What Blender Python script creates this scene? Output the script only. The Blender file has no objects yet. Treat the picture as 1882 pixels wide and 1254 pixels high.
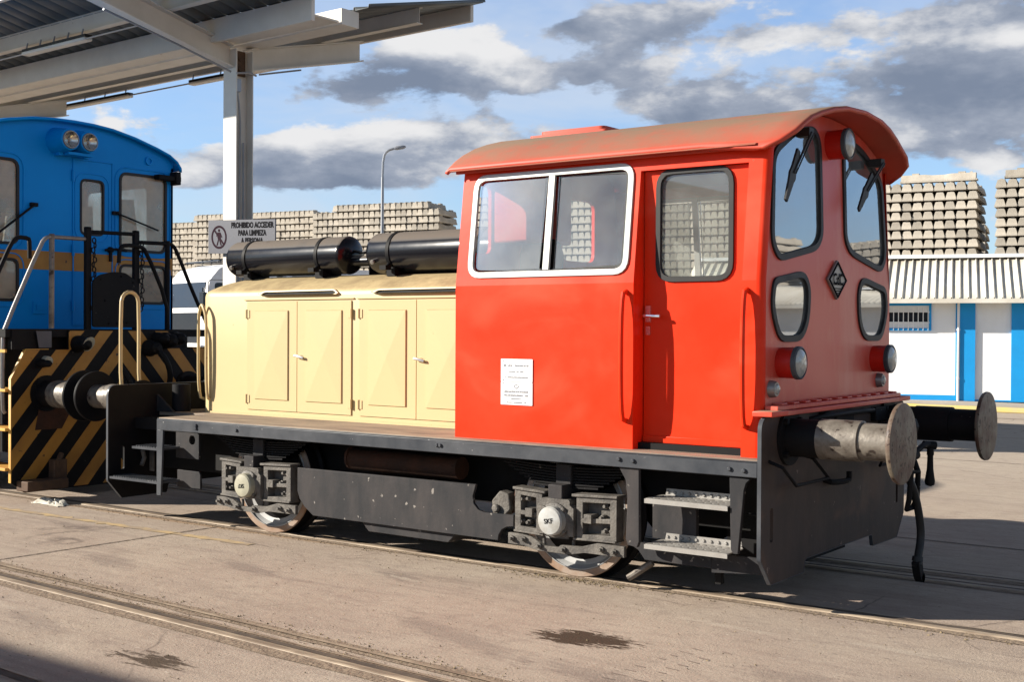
import bpy, bmesh, math, random
from mathutils import Vector, Matrix, noise
from mathutils.geometry import tessellate_polygon
random.seed(7)
R_ = math.radians
sc = bpy.context.scene
COL = sc.collection

# ------------------------------------------------------------------ camera
cam_d = bpy.data.cameras.new('camera')
cam = bpy.data.objects.new('camera', cam_d); COL.objects.link(cam)
cam_d.sensor_width = 36.0; cam_d.lens = 43.73
cam_d.clip_start = 0.1; cam_d.clip_end = 20000
M = Matrix(((0.807154, -0.009812, 0.590260, 3.17),
            (0.590317, 0.004239, -0.807161, -8.125),
            (0.005417, 0.999943, 0.009214, 1.72),
            (0, 0, 0, 1)))
cam.matrix_world = M
sc.camera = cam

# ------------------------------------------------------------------ sun, sky, exposure
SUN_DIR = Vector((-0.743, -0.543, 0.391)).normalized()      # towards the sun
sun_d = bpy.data.lights.new('sun', 'SUN'); sun_d.energy = 5.0; sun_d.angle = R_(0.53)
sun_d.color = (1.0, 0.93, 0.82)
sun = bpy.data.objects.new('sun', sun_d); COL.objects.link(sun)
sun.rotation_euler = SUN_DIR.to_track_quat('Z', 'Y').to_euler()
sun.location = (-30, -25, 25)
sc.view_settings.view_transform = 'Standard'
sc.view_settings.look = 'None'
sc.view_settings.exposure = 1.1
sc.view_settings.gamma = 1.0

def build_world():
    w = bpy.data.worlds.new('World'); sc.world = w; w.use_nodes = True
    nt = w.node_tree; nt.nodes.clear(); N = nt.nodes; L = nt.links
    def nd(t, **k):
        n = N.new(t)
        for a, b in k.items(): setattr(n, a, b)
        return n
    def val(x):
        return x
    def mth(op, a, b=None, c=None, clamp=False):
        n = nd('ShaderNodeMath', operation=op); n.use_clamp = clamp
        for i, v in enumerate((a, b, c)):
            if v is None: continue
            if isinstance(v, (int, float)): n.inputs[i].default_value = v
            else: L.new(v, n.inputs[i])
        return n.outputs[0]
    out = nd('ShaderNodeOutputWorld'); bg = nd('ShaderNodeBackground')
    bg.inputs['Strength'].default_value = 0.085
    L.new(bg.outputs[0], out.inputs[0])
    sky = nd('ShaderNodeTexSky'); sky.sky_type = 'NISHITA'; sky.sun_disc = False
    sky.sun_elevation = R_(23.0); sky.sun_rotation = math.atan2(SUN_DIR.x, SUN_DIR.y)
    sky.air_density = 1.0; sky.dust_density = 0.6; sky.ozone_density = 2.0
    tc = nd('ShaderNodeTexCoord'); sep = nd('ShaderNodeSeparateXYZ')
    L.new(tc.outputs['Generated'], sep.inputs[0])
    x, y, z = sep.outputs
    az = mth('ARCTAN2', y, x)
    el = mth('ARCSINE', z)
    # noise in direction space, clouds flattened towards the horizon
    comb = nd('ShaderNodeCombineXYZ')
    L.new(x, comb.inputs[0]); L.new(y, comb.inputs[1]); L.new(mth('MULTIPLY', z, 2.3), comb.inputs[2])
    def noi(scale, det, rough, off=(0, 0, 0), dist=0.0):
        mp = nd('ShaderNodeMapping'); mp.inputs['Location'].default_value = off
        L.new(comb.outputs[0], mp.inputs['Vector'])
        n = nd('ShaderNodeTexNoise'); n.inputs['Scale'].default_value = scale
        n.inputs['Detail'].default_value = det; n.inputs['Roughness'].default_value = rough
        n.inputs['Distortion'].default_value = dist
        L.new(mp.outputs[0], n.inputs['Vector']); return n.outputs['Fac']
    n1 = noi(8.5, 10, 0.56, (0.3, 0.1, 0.0), 0.15)
    n1u = noi(8.5, 10, 0.56, (0.32, 0.11, 0.055), 0.15)          # the same billows a little higher up: where they thin out the rim is sunlit
    n2 = noi(26.0, 6, 0.60, (2.3, 1.1, 0.7), 0.1)
    # individual cumulus banks: azimuth, elevation, half width, half height, weight
    banks = [(2.121, .243, .080, .017, 1.0), (1.90, .238, .125, .024, .95), (2.234, .203, .115, .028, 1.15),
             (2.345, .186, .050, .016, .75), (2.043, .176, .055, .018, 1.0), (1.922, .168, .10, .016, .7),
             (1.845, .178, .09, .026, .95), (2.350, .124, .070, .017, 1.0), (2.277, .146, .095, .014, .9),
             (2.455, .114, .040, .010, .8), (1.828, .208, .03, .007, .6), (2.205, .158, .07, .012, .5),
             (2.42, .138, .09, .014, .75), (1.87, .152, .10, .016, .85), (1.90, .196, .10, .013, .7), (2.16, .128, .07, .010, .6), (2.50, .165, .05, .02, .35), (2.12, .205, .05, .010, .45), (1.83, .130, .07, .012, .5),
             (2.62, .26, .12, .05, .9), (1.6, .22, .12, .04, 1.0), (1.35, .3, .2, .05, 1.0), (2.0, .42, .3, .06, .9),
             (2.9, .3, .2, .06, .8), (3.0, .15, .2, .03, .7), (.9, .2, .2, .04, 1.0), (.4, .35, .2, .06, 1.0),
             (-.2, .2, .25, .05, 1.0), (-.9, .3, .3, .07, .8)]
    dens = None; shad = None
    for (a, e, ra, re, wt) in banks:
        da = mth('DIVIDE', mth('SUBTRACT', az, a), ra)
        de = mth('DIVIDE', mth('SUBTRACT', el, e), re)
        q = mth('ADD', mth('MULTIPLY', da, da), mth('MULTIPLY', de, de))
        g = mth('MULTIPLY', mth('POWER', 2.718, mth('MULTIPLY', q, -0.8)), wt)
        s = mth('MULTIPLY', g, de)
        dens = g if dens is None else mth('ADD', dens, g)
        shad = s if shad is None else mth('ADD', shad, s)
    field = mth('ADD', mth('MULTIPLY', mth('SUBTRACT', n1, 0.5), 3.2), mth('MULTIPLY', mth('SUBTRACT', n2, 0.5), 1.0))
    body = mth('ADD', dens, field)
    cr = nd('ShaderNodeMapRange'); cr.interpolation_type = 'SMOOTHSTEP'
    cr.inputs['From Min'].default_value = 0.52; cr.inputs['From Max'].default_value = 0.82
    L.new(body, cr.inputs['Value']); mask = cr.outputs[0]
    # thin veil
    n3 = noi(4.0, 5, 0.6, (5, 3, 1), 0.4)
    vr = nd('ShaderNodeMapRange'); vr.interpolation_type = 'SMOOTHSTEP'
    vr.inputs['From Min'].default_value = 0.34; vr.inputs['From Max'].default_value = 0.72; vr.inputs['To Min'].default_value = 0.22; vr.inputs['To Max'].default_value = 0.75
    L.new(n3, vr.inputs['Value'])
    # light on the clouds: sunlit upper rims, grey-blue bases
    sh = mth('ADD', mth('MULTIPLY', shad, 0.50), mth('MULTIPLY', mth('SUBTRACT', n1, n1u), 3.6))
    sh = mth('ADD', sh, mth('MULTIPLY', mth('SUBTRACT', n2, 0.5), 0.8))
    sh = mth('SUBTRACT', sh, mth('MULTIPLY', mth('SUBTRACT', body, 0.85), 0.38))
    sr = nd('ShaderNodeMapRange'); sr.interpolation_type = 'SMOOTHSTEP'
    sr.inputs['From Min'].default_value = -0.75; sr.inputs['From Max'].default_value = 0.75
    L.new(sh, sr.inputs['Value'])
    ramp = nd('ShaderNodeValToRGB')
    e = ramp.color_ramp.elements
    e[0].position = 0.0; e[0].color = (1.15, 1.42, 1.95, 1)
    e[1].position = 1.0; e[1].color = (4.6, 4.6, 4.65, 1)
    m_ = e.new(0.45); m_.color = (1.95, 2.2, 2.7, 1)
    L.new(sr.outputs[0], ramp.inputs['Fac'])
    # blue sky, slightly lifted
    skm = nd('ShaderNodeMix', data_type='RGBA', blend_type='MULTIPLY'); skm.inputs['Factor'].default_value = 1.0
    skm.inputs['B'].default_value = (0.68, 0.87, 1.12, 1)
    L.new(sky.outputs[0], skm.inputs['A'])
    mv = nd('ShaderNodeMix', data_type='RGBA'); mv.inputs['B'].default_value = (3.6, 4.0, 4.6, 1)
    L.new(vr.outputs[0], mv.inputs['Factor']); L.new(skm.outputs['Result'], mv.inputs['A'])
    mx = nd('ShaderNodeMix', data_type='RGBA')
    L.new(mask, mx.inputs['Factor']); L.new(mv.outputs['Result'], mx.inputs['A']); L.new(ramp.outputs['Color'], mx.inputs['B'])
    # the upper sky is deeper: darkening added out of view to cut the fill light
    zr = nd('ShaderNodeMapRange'); zr.interpolation_type = 'SMOOTHSTEP'
    zr.inputs['From Min'].default_value = 0.30; zr.inputs['From Max'].default_value = 0.62
    zr.inputs['To Min'].default_value = 1.0; zr.inputs['To Max'].default_value = 0.30
    L.new(el, zr.inputs['Value'])
    zm = nd('ShaderNodeMix', data_type='RGBA', blend_type='MULTIPLY'); zm.inputs['Factor'].default_value = 1.0
    L.new(mx.outputs['Result'], zm.inputs['A']); L.new(zr.outputs[0], zm.inputs['B'])
    L.new(zm.outputs['Result'], bg.inputs['Color'])
build_world()

# ------------------------------------------------------------------ materials
MATS = {}
def pm(name, col, rough=0.5, metal=0.0, col2=None, scale=3.0, lo=0.35, hi=0.7, detail=6, bump=0.0, bscale=30.0,
       dust=None, dust_lo=0.25, dust_hi=0.95, streak=None, spec=0.3, rvar=0.1, spots=None, dust_n=(0.25, 0.6), fade=None, rand=0.0):
    """col mixed with col2 by noise; dust settles on upward faces; streak stretches noise down the wall"""
    m = bpy.data.materials.new(name); m.use_nodes = True
    nt = m.node_tree; N = nt.nodes; L = nt.links
    b = N['Principled BSDF']
    b.inputs['Metallic'].default_value = metal
    b.inputs['Specular IOR Level'].default_value = spec
    tc = N.new('ShaderNodeTexCoord')
    mp = N.new('ShaderNodeMapping'); L.new(tc.outputs['Object'], mp.inputs['Vector'])
    if streak: mp.inputs['Scale'].default_value = streak
    n = N.new('ShaderNodeTexNoise'); n.inputs['Scale'].default_value = scale; n.inputs['Detail'].default_value = detail
    n.inputs['Roughness'].default_value = 0.62
    L.new(mp.outputs[0], n.inputs['Vector'])
    mr = N.new('ShaderNodeMapRange'); mr.inputs['From Min'].default_value = lo; mr.inputs['From Max'].default_value = hi
    L.new(n.outputs['Fac'], mr.inputs['Value'])
    mix = N.new('ShaderNodeMix'); mix.data_type = 'RGBA'
    c2 = col2 if col2 else tuple(c * 0.82 for c in col)
    mix.inputs['A'].default_value = (*col, 1); mix.inputs['B'].default_value = (*c2, 1)
    L.new(mr.outputs[0], mix.inputs['Factor'])
    colout = mix.outputs['Result']
    if fade:                      # soft sun-bleached blotches: colour, scale, amount
        fn_ = N.new('ShaderNodeTexNoise'); fn_.inputs['Scale'].default_value = fade[1]; fn_.inputs['Detail'].default_value = 3; fn_.inputs['Distortion'].default_value = .6
        fp = N.new('ShaderNodeMapping'); fp.inputs['Location'].default_value = (3.1, 1.7, 5.2); fp.inputs['Scale'].default_value = (.8, 1, 1.3)
        L.new(tc.outputs['Object'], fp.inputs['Vector']); L.new(fp.outputs[0], fn_.inputs['Vector'])
        fr_ = N.new('ShaderNodeMapRange'); fr_.interpolation_type = 'SMOOTHSTEP'
        fr_.inputs['From Min'].default_value = .48; fr_.inputs['From Max'].default_value = .74; fr_.inputs['To Max'].default_value = fade[2]
        L.new(fn_.outputs['Fac'], fr_.inputs['Value'])
        fm_ = N.new('ShaderNodeMix'); fm_.data_type = 'RGBA'; fm_.inputs['B'].default_value = (*fade[0], 1)
        L.new(fr_.outputs[0], fm_.inputs['Factor']); L.new(colout, fm_.inputs['A']); colout = fm_.outputs['Result']
    if rand:                      # each copy a slightly different tone
        oi = N.new('ShaderNodeObjectInfo'); rm_ = N.new('ShaderNodeMapRange'); rm_.inputs['To Min'].default_value = 1 - rand; rm_.inputs['To Max'].default_value = 1 + rand * .3
        L.new(oi.outputs['Random'], rm_.inputs['Value'])
        rx_ = N.new('ShaderNodeMix'); rx_.data_type = 'RGBA'; rx_.blend_type = 'MULTIPLY'; rx_.inputs['Factor'].default_value = 1
        L.new(colout, rx_.inputs['A']); L.new(rm_.outputs[0], rx_.inputs['B']); colout = rx_.outputs['Result']
    if spots:                     # chips and specks: colour, scale, threshold
        sn = N.new('ShaderNodeTexNoise'); sn.inputs['Scale'].default_value = spots[1]; sn.inputs['Detail'].default_value = 4
        L.new(tc.outputs['Object'], sn.inputs['Vector'])
        sr = N.new('ShaderNodeMapRange'); sr.inputs['From Min'].default_value = spots[2]; sr.inputs['From Max'].default_value = spots[2] + 0.04
        L.new(sn.outputs['Fac'], sr.inputs['Value'])
        sm = N.new('ShaderNodeMix'); sm.data_type = 'RGBA'; sm.inputs['B'].default_value = (*spots[0], 1)
        L.new(sr.outputs[0], sm.inputs['Factor']); L.new(colout, sm.inputs['A']); colout = sm.outputs['Result']
    rr = N.new('ShaderNodeMapRange'); rr.inputs['To Min'].default_value = max(0.02, rough - rvar); rr.inputs['To Max'].default_value = min(1, rough + rvar)
    L.new(n.outputs['Fac'], rr.inputs['Value']); rout = rr.outputs[0]
    if dust:
        g = N.new('ShaderNodeNewGeometry'); sx = N.new('ShaderNodeSeparateXYZ'); L.new(g.outputs['Normal'], sx.inputs[0])
        dr = N.new('ShaderNodeMapRange'); dr.inputs['From Min'].default_value = dust_lo; dr.inputs['From Max'].default_value = dust_hi
        L.new(sx.outputs[2], dr.inputs['Value'])
        dn = N.new('ShaderNodeTexNoise'); dn.inputs['Scale'].default_value = 4.0; dn.inputs['Detail'].default_value = 8; dn.inputs['Roughness'].default_value = 0.7
        L.new(tc.outputs['Object'], dn.inputs['Vector'])
        d2 = N.new('ShaderNodeMapRange'); d2.inputs['From Min'].default_value = dust_n[0]; d2.inputs['From Max'].default_value = dust_n[1]
        L.new(dn.outputs['Fac'], d2.inputs['Value'])
        mu = N.new('ShaderNodeMath'); mu.operation = 'MULTIPLY'; L.new(dr.outputs[0], mu.inputs[0]); L.new(d2.outputs[0], mu.inputs[1])
        dm = N.new('ShaderNodeMix'); dm.data_type = 'RGBA'; dm.inputs['B'].default_value = (*dust, 1)
        L.new(mu.outputs[0], dm.inputs['Factor']); L.new(colout, dm.inputs['A']); colout = dm.outputs['Result']
        rm = N.new('ShaderNodeMix'); rm.data_type = 'FLOAT'; rm.inputs['B'].default_value = 0.85
        L.new(mu.outputs[0], rm.inputs['Factor']); L.new(rout, rm.inputs['A']); rout = rm.outputs['Result']
    L.new(colout, b.inputs['Base Color']); L.new(rout, b.inputs['Roughness'])
    if bump:
        bn = N.new('ShaderNodeTexNoise'); bn.inputs['Scale'].default_value = bscale; bn.inputs['Detail'].default_value = 5
        L.new(tc.outputs['Object'], bn.inputs['Vector'])
        bp = N.new('ShaderNodeBump'); bp.inputs['Strength'].default_value = bump; bp.inputs['Distance'].default_value = 0.02
        L.new(bn.outputs['Fac'], bp.inputs['Height']); L.new(bp.outputs[0], b.inputs['Normal'])
    MATS[name] = m
    return m

def glass(name, tint=(0.8, 0.83, 0.82), haze=0.16, hazecol=(0.55, 0.56, 0.52), extra=0.0):
    """window pane: see-through, mirror at grazing angles, a film of dust"""
    m = bpy.data.materials.new(name); m.use_nodes = True
    nt = m.node_tree; N = nt.nodes; L = nt.links; N.clear()
    out = N.new('ShaderNodeOutputMaterial')
    tr = N.new('ShaderNodeBsdfTransparent'); tr.inputs[0].default_value = (*tint, 1)
    gl = N.new('ShaderNodeBsdfGlossy'); gl.inputs['Roughness'].default_value = 0.015; gl.inputs[0].default_value = (0.95, 0.97, 1, 1)
    fr = N.new('ShaderNodeFresnel'); fr.inputs[0].default_value = 1.55
    fm = N.new('ShaderNodeMath'); fm.operation = 'MULTIPLY_ADD'; fm.inputs[1].default_value = 1.0; fm.inputs[2].default_value = extra; fm.use_clamp = True
    L.new(fr.outputs[0], fm.inputs[0])
    m1 = N.new('ShaderNodeMixShader'); L.new(fm.outputs[0], m1.inputs[0]); L.new(tr.outputs[0], m1.inputs[1]); L.new(gl.outputs[0], m1.inputs[2])
    df = N.new('ShaderNodeBsdfDiffuse'); df.inputs[0].default_value = (*hazecol, 1)
    tc = N.new('ShaderNodeTexCoord'); n = N.new('ShaderNodeTexNoise'); n.inputs['Scale'].default_value = 3.5; n.inputs['Detail'].default_value = 7
    L.new(tc.outputs['Object'], n.inputs['Vector'])
    mr = N.new('ShaderNodeMapRange'); mr.inputs['From Min'].default_value = 0.3; mr.inputs['From Max'].default_value = 0.75
    mr.inputs['To Min'].default_value = haze * 0.55; mr.inputs['To Max'].default_value = haze * 1.5
    L.new(n.outputs['Fac'], mr.inputs['Value'])
    m2 = N.new('ShaderNodeMixShader'); L.new(mr.outputs[0], m2.inputs[0]); L.new(m1.outputs[0], m2.inputs[1]); L.new(df.outputs[0], m2.inputs[2])
    L.new(m2.outputs[0], out.inputs[0])
    MATS[name] = m
    return m

def ground_mat():
    m = bpy.data.materials.new('worn_concrete'); m.use_nodes = True
    nt = m.node_tree; N = nt.nodes; L = nt.links; b = N['Principled BSDF']
    tc = N.new('ShaderNodeTexCoord')
    def noi(scale, det=6, rough=.6, st=None, dist=0):
        mp = N.new('ShaderNodeMapping'); L.new(tc.outputs['Object'], mp.inputs['Vector'])
        if st: mp.inputs['Scale'].default_value = st[0]; mp.inputs['Rotation'].default_value = (0, 0, st[1])
        n = N.new('ShaderNodeTexNoise'); n.inputs['Scale'].default_value = scale; n.inputs['Detail'].default_value = det
        n.inputs['Roughness'].default_value = rough; n.inputs['Distortion'].default_value = dist
        L.new(mp.outputs[0], n.inputs['Vector']); return n.outputs['Fac']
    def rng(v, a, c, lo=0., hi=1.):
        r = N.new('ShaderNodeMapRange'); r.inputs['From Min'].default_value = a; r.inputs['From Max'].default_value = c
        r.inputs['To Min'].default_value = lo; r.inputs['To Max'].default_value = hi
        L.new(v, r.inputs['Value']); return r.outputs[0]
    def mixc(f, a, c, t='MIX'):
        x = N.new('ShaderNodeMix'); x.data_type = 'RGBA'; x.blend_type = t
        if isinstance(f, float): x.inputs['Factor'].default_value = f
        else: L.new(f, x.inputs['Factor'])
        for k, v in (('A', a), ('B', c)):
            if isinstance(v, tuple): x.inputs[k].default_value = (*v, 1)
            else: L.new(v, x.inputs[k])
        return x.outputs['Result']
    big = noi(0.55, 5, .6); mid = noi(2.2, 7, .65, dist=.6); fine = noi(60, 5, .7); spk = noi(26, 3, .5)
    strk = noi(1.6, 8, .7, ((0.22, 2.4, 1), R_(3)), .3)
    c = mixc(rng(big, .35, .65), (0.425, 0.350, 0.275), (0.350, 0.272, 0.217))
    c = mixc(rng(mid, .45, .75, 0, .55), c, (0.365, 0.285, 0.215))
    c = mixc(rng(strk, .52, .74, 0, .6), c, (0.17, 0.125, 0.105))
    c = mixc(rng(strk, .47, .30, 0, .45), c, (0.42, 0.34, 0.26))
    c = mixc(rng(fine, .3, .75, 0, .45), c, (0.19, 0.145, 0.115))
    sp = N.new('ShaderNodeSeparateXYZ'); L.new(tc.outputs['Object'], sp.inputs[0])
    c = mixc(rng(sp.outputs[1], 2.0, 9.0, 0, .55), c, (0.44, 0.375, 0.30))      # the concrete turns paler towards the far yard
    n9 = noi(9, 8, .72, ((.6, 1.5, 1), R_(5)), .6)
    c = mixc(rng(n9, .50, .72, 0, .55), c, (0.185, 0.140, 0.115))
    c = mixc(rng(n9, .44, .26, 0, .50), c, (0.43, 0.36, 0.285))
    vo = N.new('ShaderNodeTexVoronoi'); vo.feature = 'DISTANCE_TO_EDGE'; vo.inputs['Scale'].default_value = .55
    wv = N.new('ShaderNodeMix'); wv.data_type = 'VECTOR'; wv.inputs['Factor'].default_value = .16
    nv = N.new('ShaderNodeTexNoise'); nv.inputs['Scale'].default_value = 2.6; nv.inputs['Detail'].default_value = 6
    L.new(tc.outputs['Object'], nv.inputs['Vector']); L.new(tc.outputs['Object'], wv.inputs['A']); L.new(nv.outputs['Color'], wv.inputs['B']); L.new(wv.outputs['Result'], vo.inputs['Vector'])
    ck = N.new('ShaderNodeMath'); ck.operation = 'MULTIPLY'
    L.new(rng(vo.outputs['Distance'], .006, .001), ck.inputs[0]); L.new(rng(big, .50, .60, 0, .75), ck.inputs[1])
    c = mixc(ck.outputs[0], c, (0.10, 0.075, 0.06))
    c = mixc(rng(noi(44, 2, .5, ((.35, 1.5, 1), R_(4))), .70, .73, 0, .75), c, (0.56, 0.49, 0.40))
    c = mixc(rng(noi(38, 2, .5, ((.5, 1.6, 1), R_(9))), .71, .735, 0, .7), c, (0.07, 0.055, 0.045))
    c = mixc(rng(spk, .70, .74, 0, .8), c, (0.055, 0.045, 0.04))
    c = mixc(rng(noi(31, 3, .5, ((.7, 1, 1), 1.1)), .735, .76, 0, .7), c, (0.62, 0.55, 0.45))
    rg = noi(13, 9, .75, ((.45, 1.9, 1), R_(6)), .8)
    def stain(c, col, cx, cy, rx, ry, rot, amt, rag=1.6, soft=.18):
        mp = N.new('ShaderNodeMapping'); mp.vector_type = 'TEXTURE'
        mp.inputs['Location'].default_value = (cx, cy, 0); mp.inputs['Rotation'].default_value = (0, 0, rot); mp.inputs['Scale'].default_value = (rx, ry, 1)
        L.new(tc.outputs['Object'], mp.inputs['Vector'])
        ln = N.new('ShaderNodeVectorMath'); ln.operation = 'LENGTH'; L.new(mp.outputs[0], ln.inputs[0])
        m_ = N.new('ShaderNodeMath'); m_.operation = 'MULTIPLY_ADD'; m_.inputs[1].default_value = rag; L.new(rg, m_.inputs[0]); L.new(ln.outputs['Value'], m_.inputs[2])
        return mixc(rng(m_.outputs[0], .95 + rag * .5, .95 + rag * .5 - soft, 0, amt), c, col)
    for (cx, cy, rx, ry, rot, a) in ((-2.55, -1.62, .30, .12, -.2, .6), (-3.6, -2.05, .5, .12, -.2, .5), (-4.6, -2.5, .5, .16, -.25, .45), (1.0, -2.4, .8, .2, -.1, .4), (.1, -2.95, .9, .16, -.15, .45),
                                     (-1.2, -2.7, .8, .15, -.3, .4), (-3.4, -3.9, .5, .12, -.2, .4), (-6.2, -1.7, .5, .08, -.1, .5)):
        c = stain(c, (0.155, 0.118, 0.10), cx, cy, rx, ry, rot, a, 2.6, .5)
    for (cx, cy, rx, ry, rot, a) in ((-2.45, -1.66, .22, .04, -.15, .8), (-.1, -1.55, .5, .04, -.1, .55), (.9, -1.5, .4, .05, -.1, .6), (-6.4, -1.45, .3, .04, 0, .6), (-4.3, -3.75, .9, .05, -.1, .5)):
        c = stain(c, (0.52, 0.45, 0.36), cx, cy, rx, ry, rot, a * .5, 4.5, .5)
    c = stain(c, (0.046, 0.026, 0.013), -.57, -2.31, .33, .16, .18, .97, 3.0, .14)
    c = stain(c, (0.050, 0.030, 0.016), -2.11, -4.05, .30, .11, .05, .92, 4.0, .3)
    c = stain(c, (0.30, 0.185, 0.095), -5.6, -.97, 2.6, .06, .0, .6, 2.0, .4)
    L.new(c, b.inputs['Base Color']); b.inputs['Roughness'].default_value = 0.88; b.inputs['Specular IOR Level'].default_value = 0.3
    ad = N.new('ShaderNodeMath'); ad.operation = 'MULTIPLY_ADD'; ad.inputs[1].default_value = 0.5
    L.new(fine, ad.inputs[0]); L.new(mid, ad.inputs[2])
    bp = N.new('ShaderNodeBump'); bp.inputs['Strength'].default_value = 0.6; bp.inputs['Distance'].default_value = 0.015
    L.new(ad.outputs[0], bp.inputs['Height']); L.new(bp.outputs[0], b.inputs['Normal'])
    MATS['ground'] = m
    return m
ground_mat()
pm('red_fresh', (0.70, 0.026, 0.004), .38, col2=(0.66, 0.040, 0.010), scale=1.6, lo=.35, hi=.75, spec=.13, fade=((.80, .10, .05), 1.5, .42), bump=.10, bscale=2.2, spots=((.30, .05, .02), 11, .755))
pm('red_chalky', (0.60, 0.045, 0.020), .42, col2=(0.60, 0.085, 0.05), scale=2.2, spec=.3, dust=(0.30, 0.20, 0.13), dust_lo=.55, dust_hi=1.0)
pm('red_roof', (0.48, 0.052, 0.026), .5, dust_n=(-.05, .55), col2=(0.42, 0.085, 0.050), scale=1.0, dust=(0.19, 0.135, 0.088), dust_lo=.50, dust_hi=.97)
pm('red_faded_sheen', (0.56, 0.070, 0.045), .36, col2=(0.64, 0.215, 0.155), scale=1.7, lo=.44, hi=.74, streak=(1, 1.5, .5), spec=.28)  # faded streaky paint, with the pale reflection sheen put into its colour
pm('red_dark', (0.50, 0.016, 0.008), .4, scale=3)
pm('cream', (0.525, 0.415, 0.222), .42, col2=(0.505, 0.39, 0.205), scale=1.2, spec=.25, dust=(0.27, 0.20, 0.105), dust_lo=.36, dust_hi=.85, spots=((.25, .16, .07), 9, .72))
pm('black_gloss', (0.006, 0.006, 0.008), .19, scale=6, dust=(0.095, 0.078, 0.064), dust_n=(.1, .45), dust_lo=.44, dust_hi=.60, rvar=.05)
pm('black', (0.006, 0.006, 0.007), .6, col2=(0.011, 0.010, 0.010), scale=5, spots=((.10, .085, .07), 22, .72), spec=.12)
pm('black_dull', (0.006, 0.006, 0.007), .7, col2=(0.012, 0.011, 0.010), scale=4, spec=.15)
pm('grey_frame', (0.026, 0.026, 0.028), .6, col2=(0.052, 0.046, 0.045), scale=4.5, lo=.4, hi=.7, streak=(1, 1, .35), spots=((.22, .20, .18), 16, .665), bump=.06, spec=.12)
pm('grey_edge', (0.036, 0.040, 0.047), .38, col2=(0.075, 0.078, 0.085), scale=3, spots=((.32, .31, .30), 30, .70), spec=.2)
pm('end_plate', (0.054, 0.038, 0.031), .6, col2=(0.040, 0.030, 0.026), scale=3.5, lo=.4, hi=.68, streak=(1, 1, .4), fade=((.11, .062, .04), 2.2, .7), spots=((.16, .12, .10), 17, .70), bump=.05, spec=.2)
pm('deck', (0.27, 0.21, 0.155), .75, col2=(0.15, 0.115, 0.09), scale=4.5, lo=.38, hi=.68, streak=(.5, 1.6, 1))
pm('cast_iron', (0.135, 0.122, 0.105), .6, col2=(0.045, 0.041, 0.038), scale=9, bump=.25, bscale=60)
pm('cap_paint', (0.40, 0.41, 0.40), .42, col2=(0.26, 0.245, 0.215), scale=8)
pm('cap_cream', (0.36, 0.345, 0.26), .45, col2=(0.24, 0.22, 0.165), scale=8)
pm('bare_steel', (0.20, 0.178, 0.150), .45, metal=.25, col2=(0.085, 0.07, 0.058), scale=9, lo=.38, hi=.66, bump=.15, spots=((.04, .03, .025), 18, .62))
pm('buffer_face', (0.130, 0.108, 0.080), .5, col2=(0.085, 0.048, 0.034), scale=8, lo=.38, hi=.62, detail=10, bump=.15, spots=((.035, .020, .014), 34, .585))
pm('tyre', (0.24, 0.145, 0.09), .5, metal=.2, col2=(0.33, 0.29, 0.25), scale=5)
pm('rim_bright', (0.33, 0.33, 0.325), .5, metal=.1, scale=6)
pm('rust', (0.060, 0.022, 0.010), .85, col2=(0.026, 0.015, 0.010), scale=5, bump=.3)
pm('tread', (0.34, 0.325, 0.30), .45, metal=.3, col2=(0.25, 0.23, 0.21), scale=10)
pm('aluminium', (0.42, 0.42, 0.40), .4, metal=.2, scale=5)
pm('chrome', (0.75, 0.75, 0.75), .15, metal=.9, scale=5)
pm('rubber', (0.018, 0.018, 0.018), .55, scale=6)
pm('white_plate', (0.82, 0.82, 0.80), .4, col2=(0.76, 0.76, 0.75))
pm('ink', (0.008, 0.008, 0.010), .8, spec=.05)
pm('ink_grey', (0.25, 0.25, 0.27), .6)
pm('emblem', (0.20, 0.19, 0.18), .4, metal=.5, col2=(.28, .26, .24), scale=9)
pm('lens', (0.36, 0.36, 0.33), .12, col2=(.25, .25, .22), scale=30, spec=.8)
pm('lamp_chrome', (0.55, 0.53, 0.48), .12, metal=.85, scale=20)
pm('interior', (0.20, 0.20, 0.19), .6)
pm('interior_red', (0.60, 0.06, 0.03), .5)
pm('blue_loco', (0.0005, 0.245, 0.67), .40, col2=(0.0005, 0.215, 0.60), scale=1.5, spec=.12)
pm('ochre', (0.40, 0.195, 0.034), .5, col2=(0.29, 0.135, 0.028), scale=3, spots=((.05, .035, .025), 15, .67))
pm('ochre_bright', (0.62, 0.36, 0.075), .5, col2=(0.50, 0.25, 0.06), scale=4, spots=((.05, .03, .02), 12, .70))
pm('beige_inside', (0.52, 0.47, 0.38), .6)
pm('paper', (0.62, 0.68, 0.64), .6)
pm('canopy_white', (0.66, 0.62, 0.545), .5, col2=(0.58, 0.54, 0.47), scale=2, spots=((.22, .13, .07), 7, .74))
pm('canopy_sheet', (0.13, 0.14, 0.145), .5, metal=.2, col2=(0.10, 0.11, 0.11), scale=2)
pm('rusty_steel', (0.10, 0.055, 0.03), .7, col2=(.05, .03, .02), scale=7)
pm('sign_grey', (0.085, 0.087, 0.105), .4, scale=2)
pm('sign_purple', (0.020, 0.006, 0.012), .7, spec=.05)
pm('wall_white', (0.80, 0.80, 0.79), .7, col2=(0.66, 0.65, 0.62), scale=.8, lo=.5, hi=.8, streak=(1, 1, .4), bump=.1)
pm('shed_blue', (0.012, 0.30, 0.68), .5, col2=(0.012, 0.27, 0.62), scale=2)
pm('shed_roof', (0.70, 0.665, 0.585), .5, col2=(0.54, 0.49, 0.40), scale=1.1, lo=.4, hi=.75, spots=((.3, .27, .22), 5, .74))
pm('concrete_sleeper', (0.505, 0.458, 0.385), .85, rand=.30, col2=(0.36, 0.318, 0.26), scale=3.1, lo=.3, hi=.75, detail=4, bump=.15)
pm('dark_dot', (0.02, 0.02, 0.02), .8)
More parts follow.
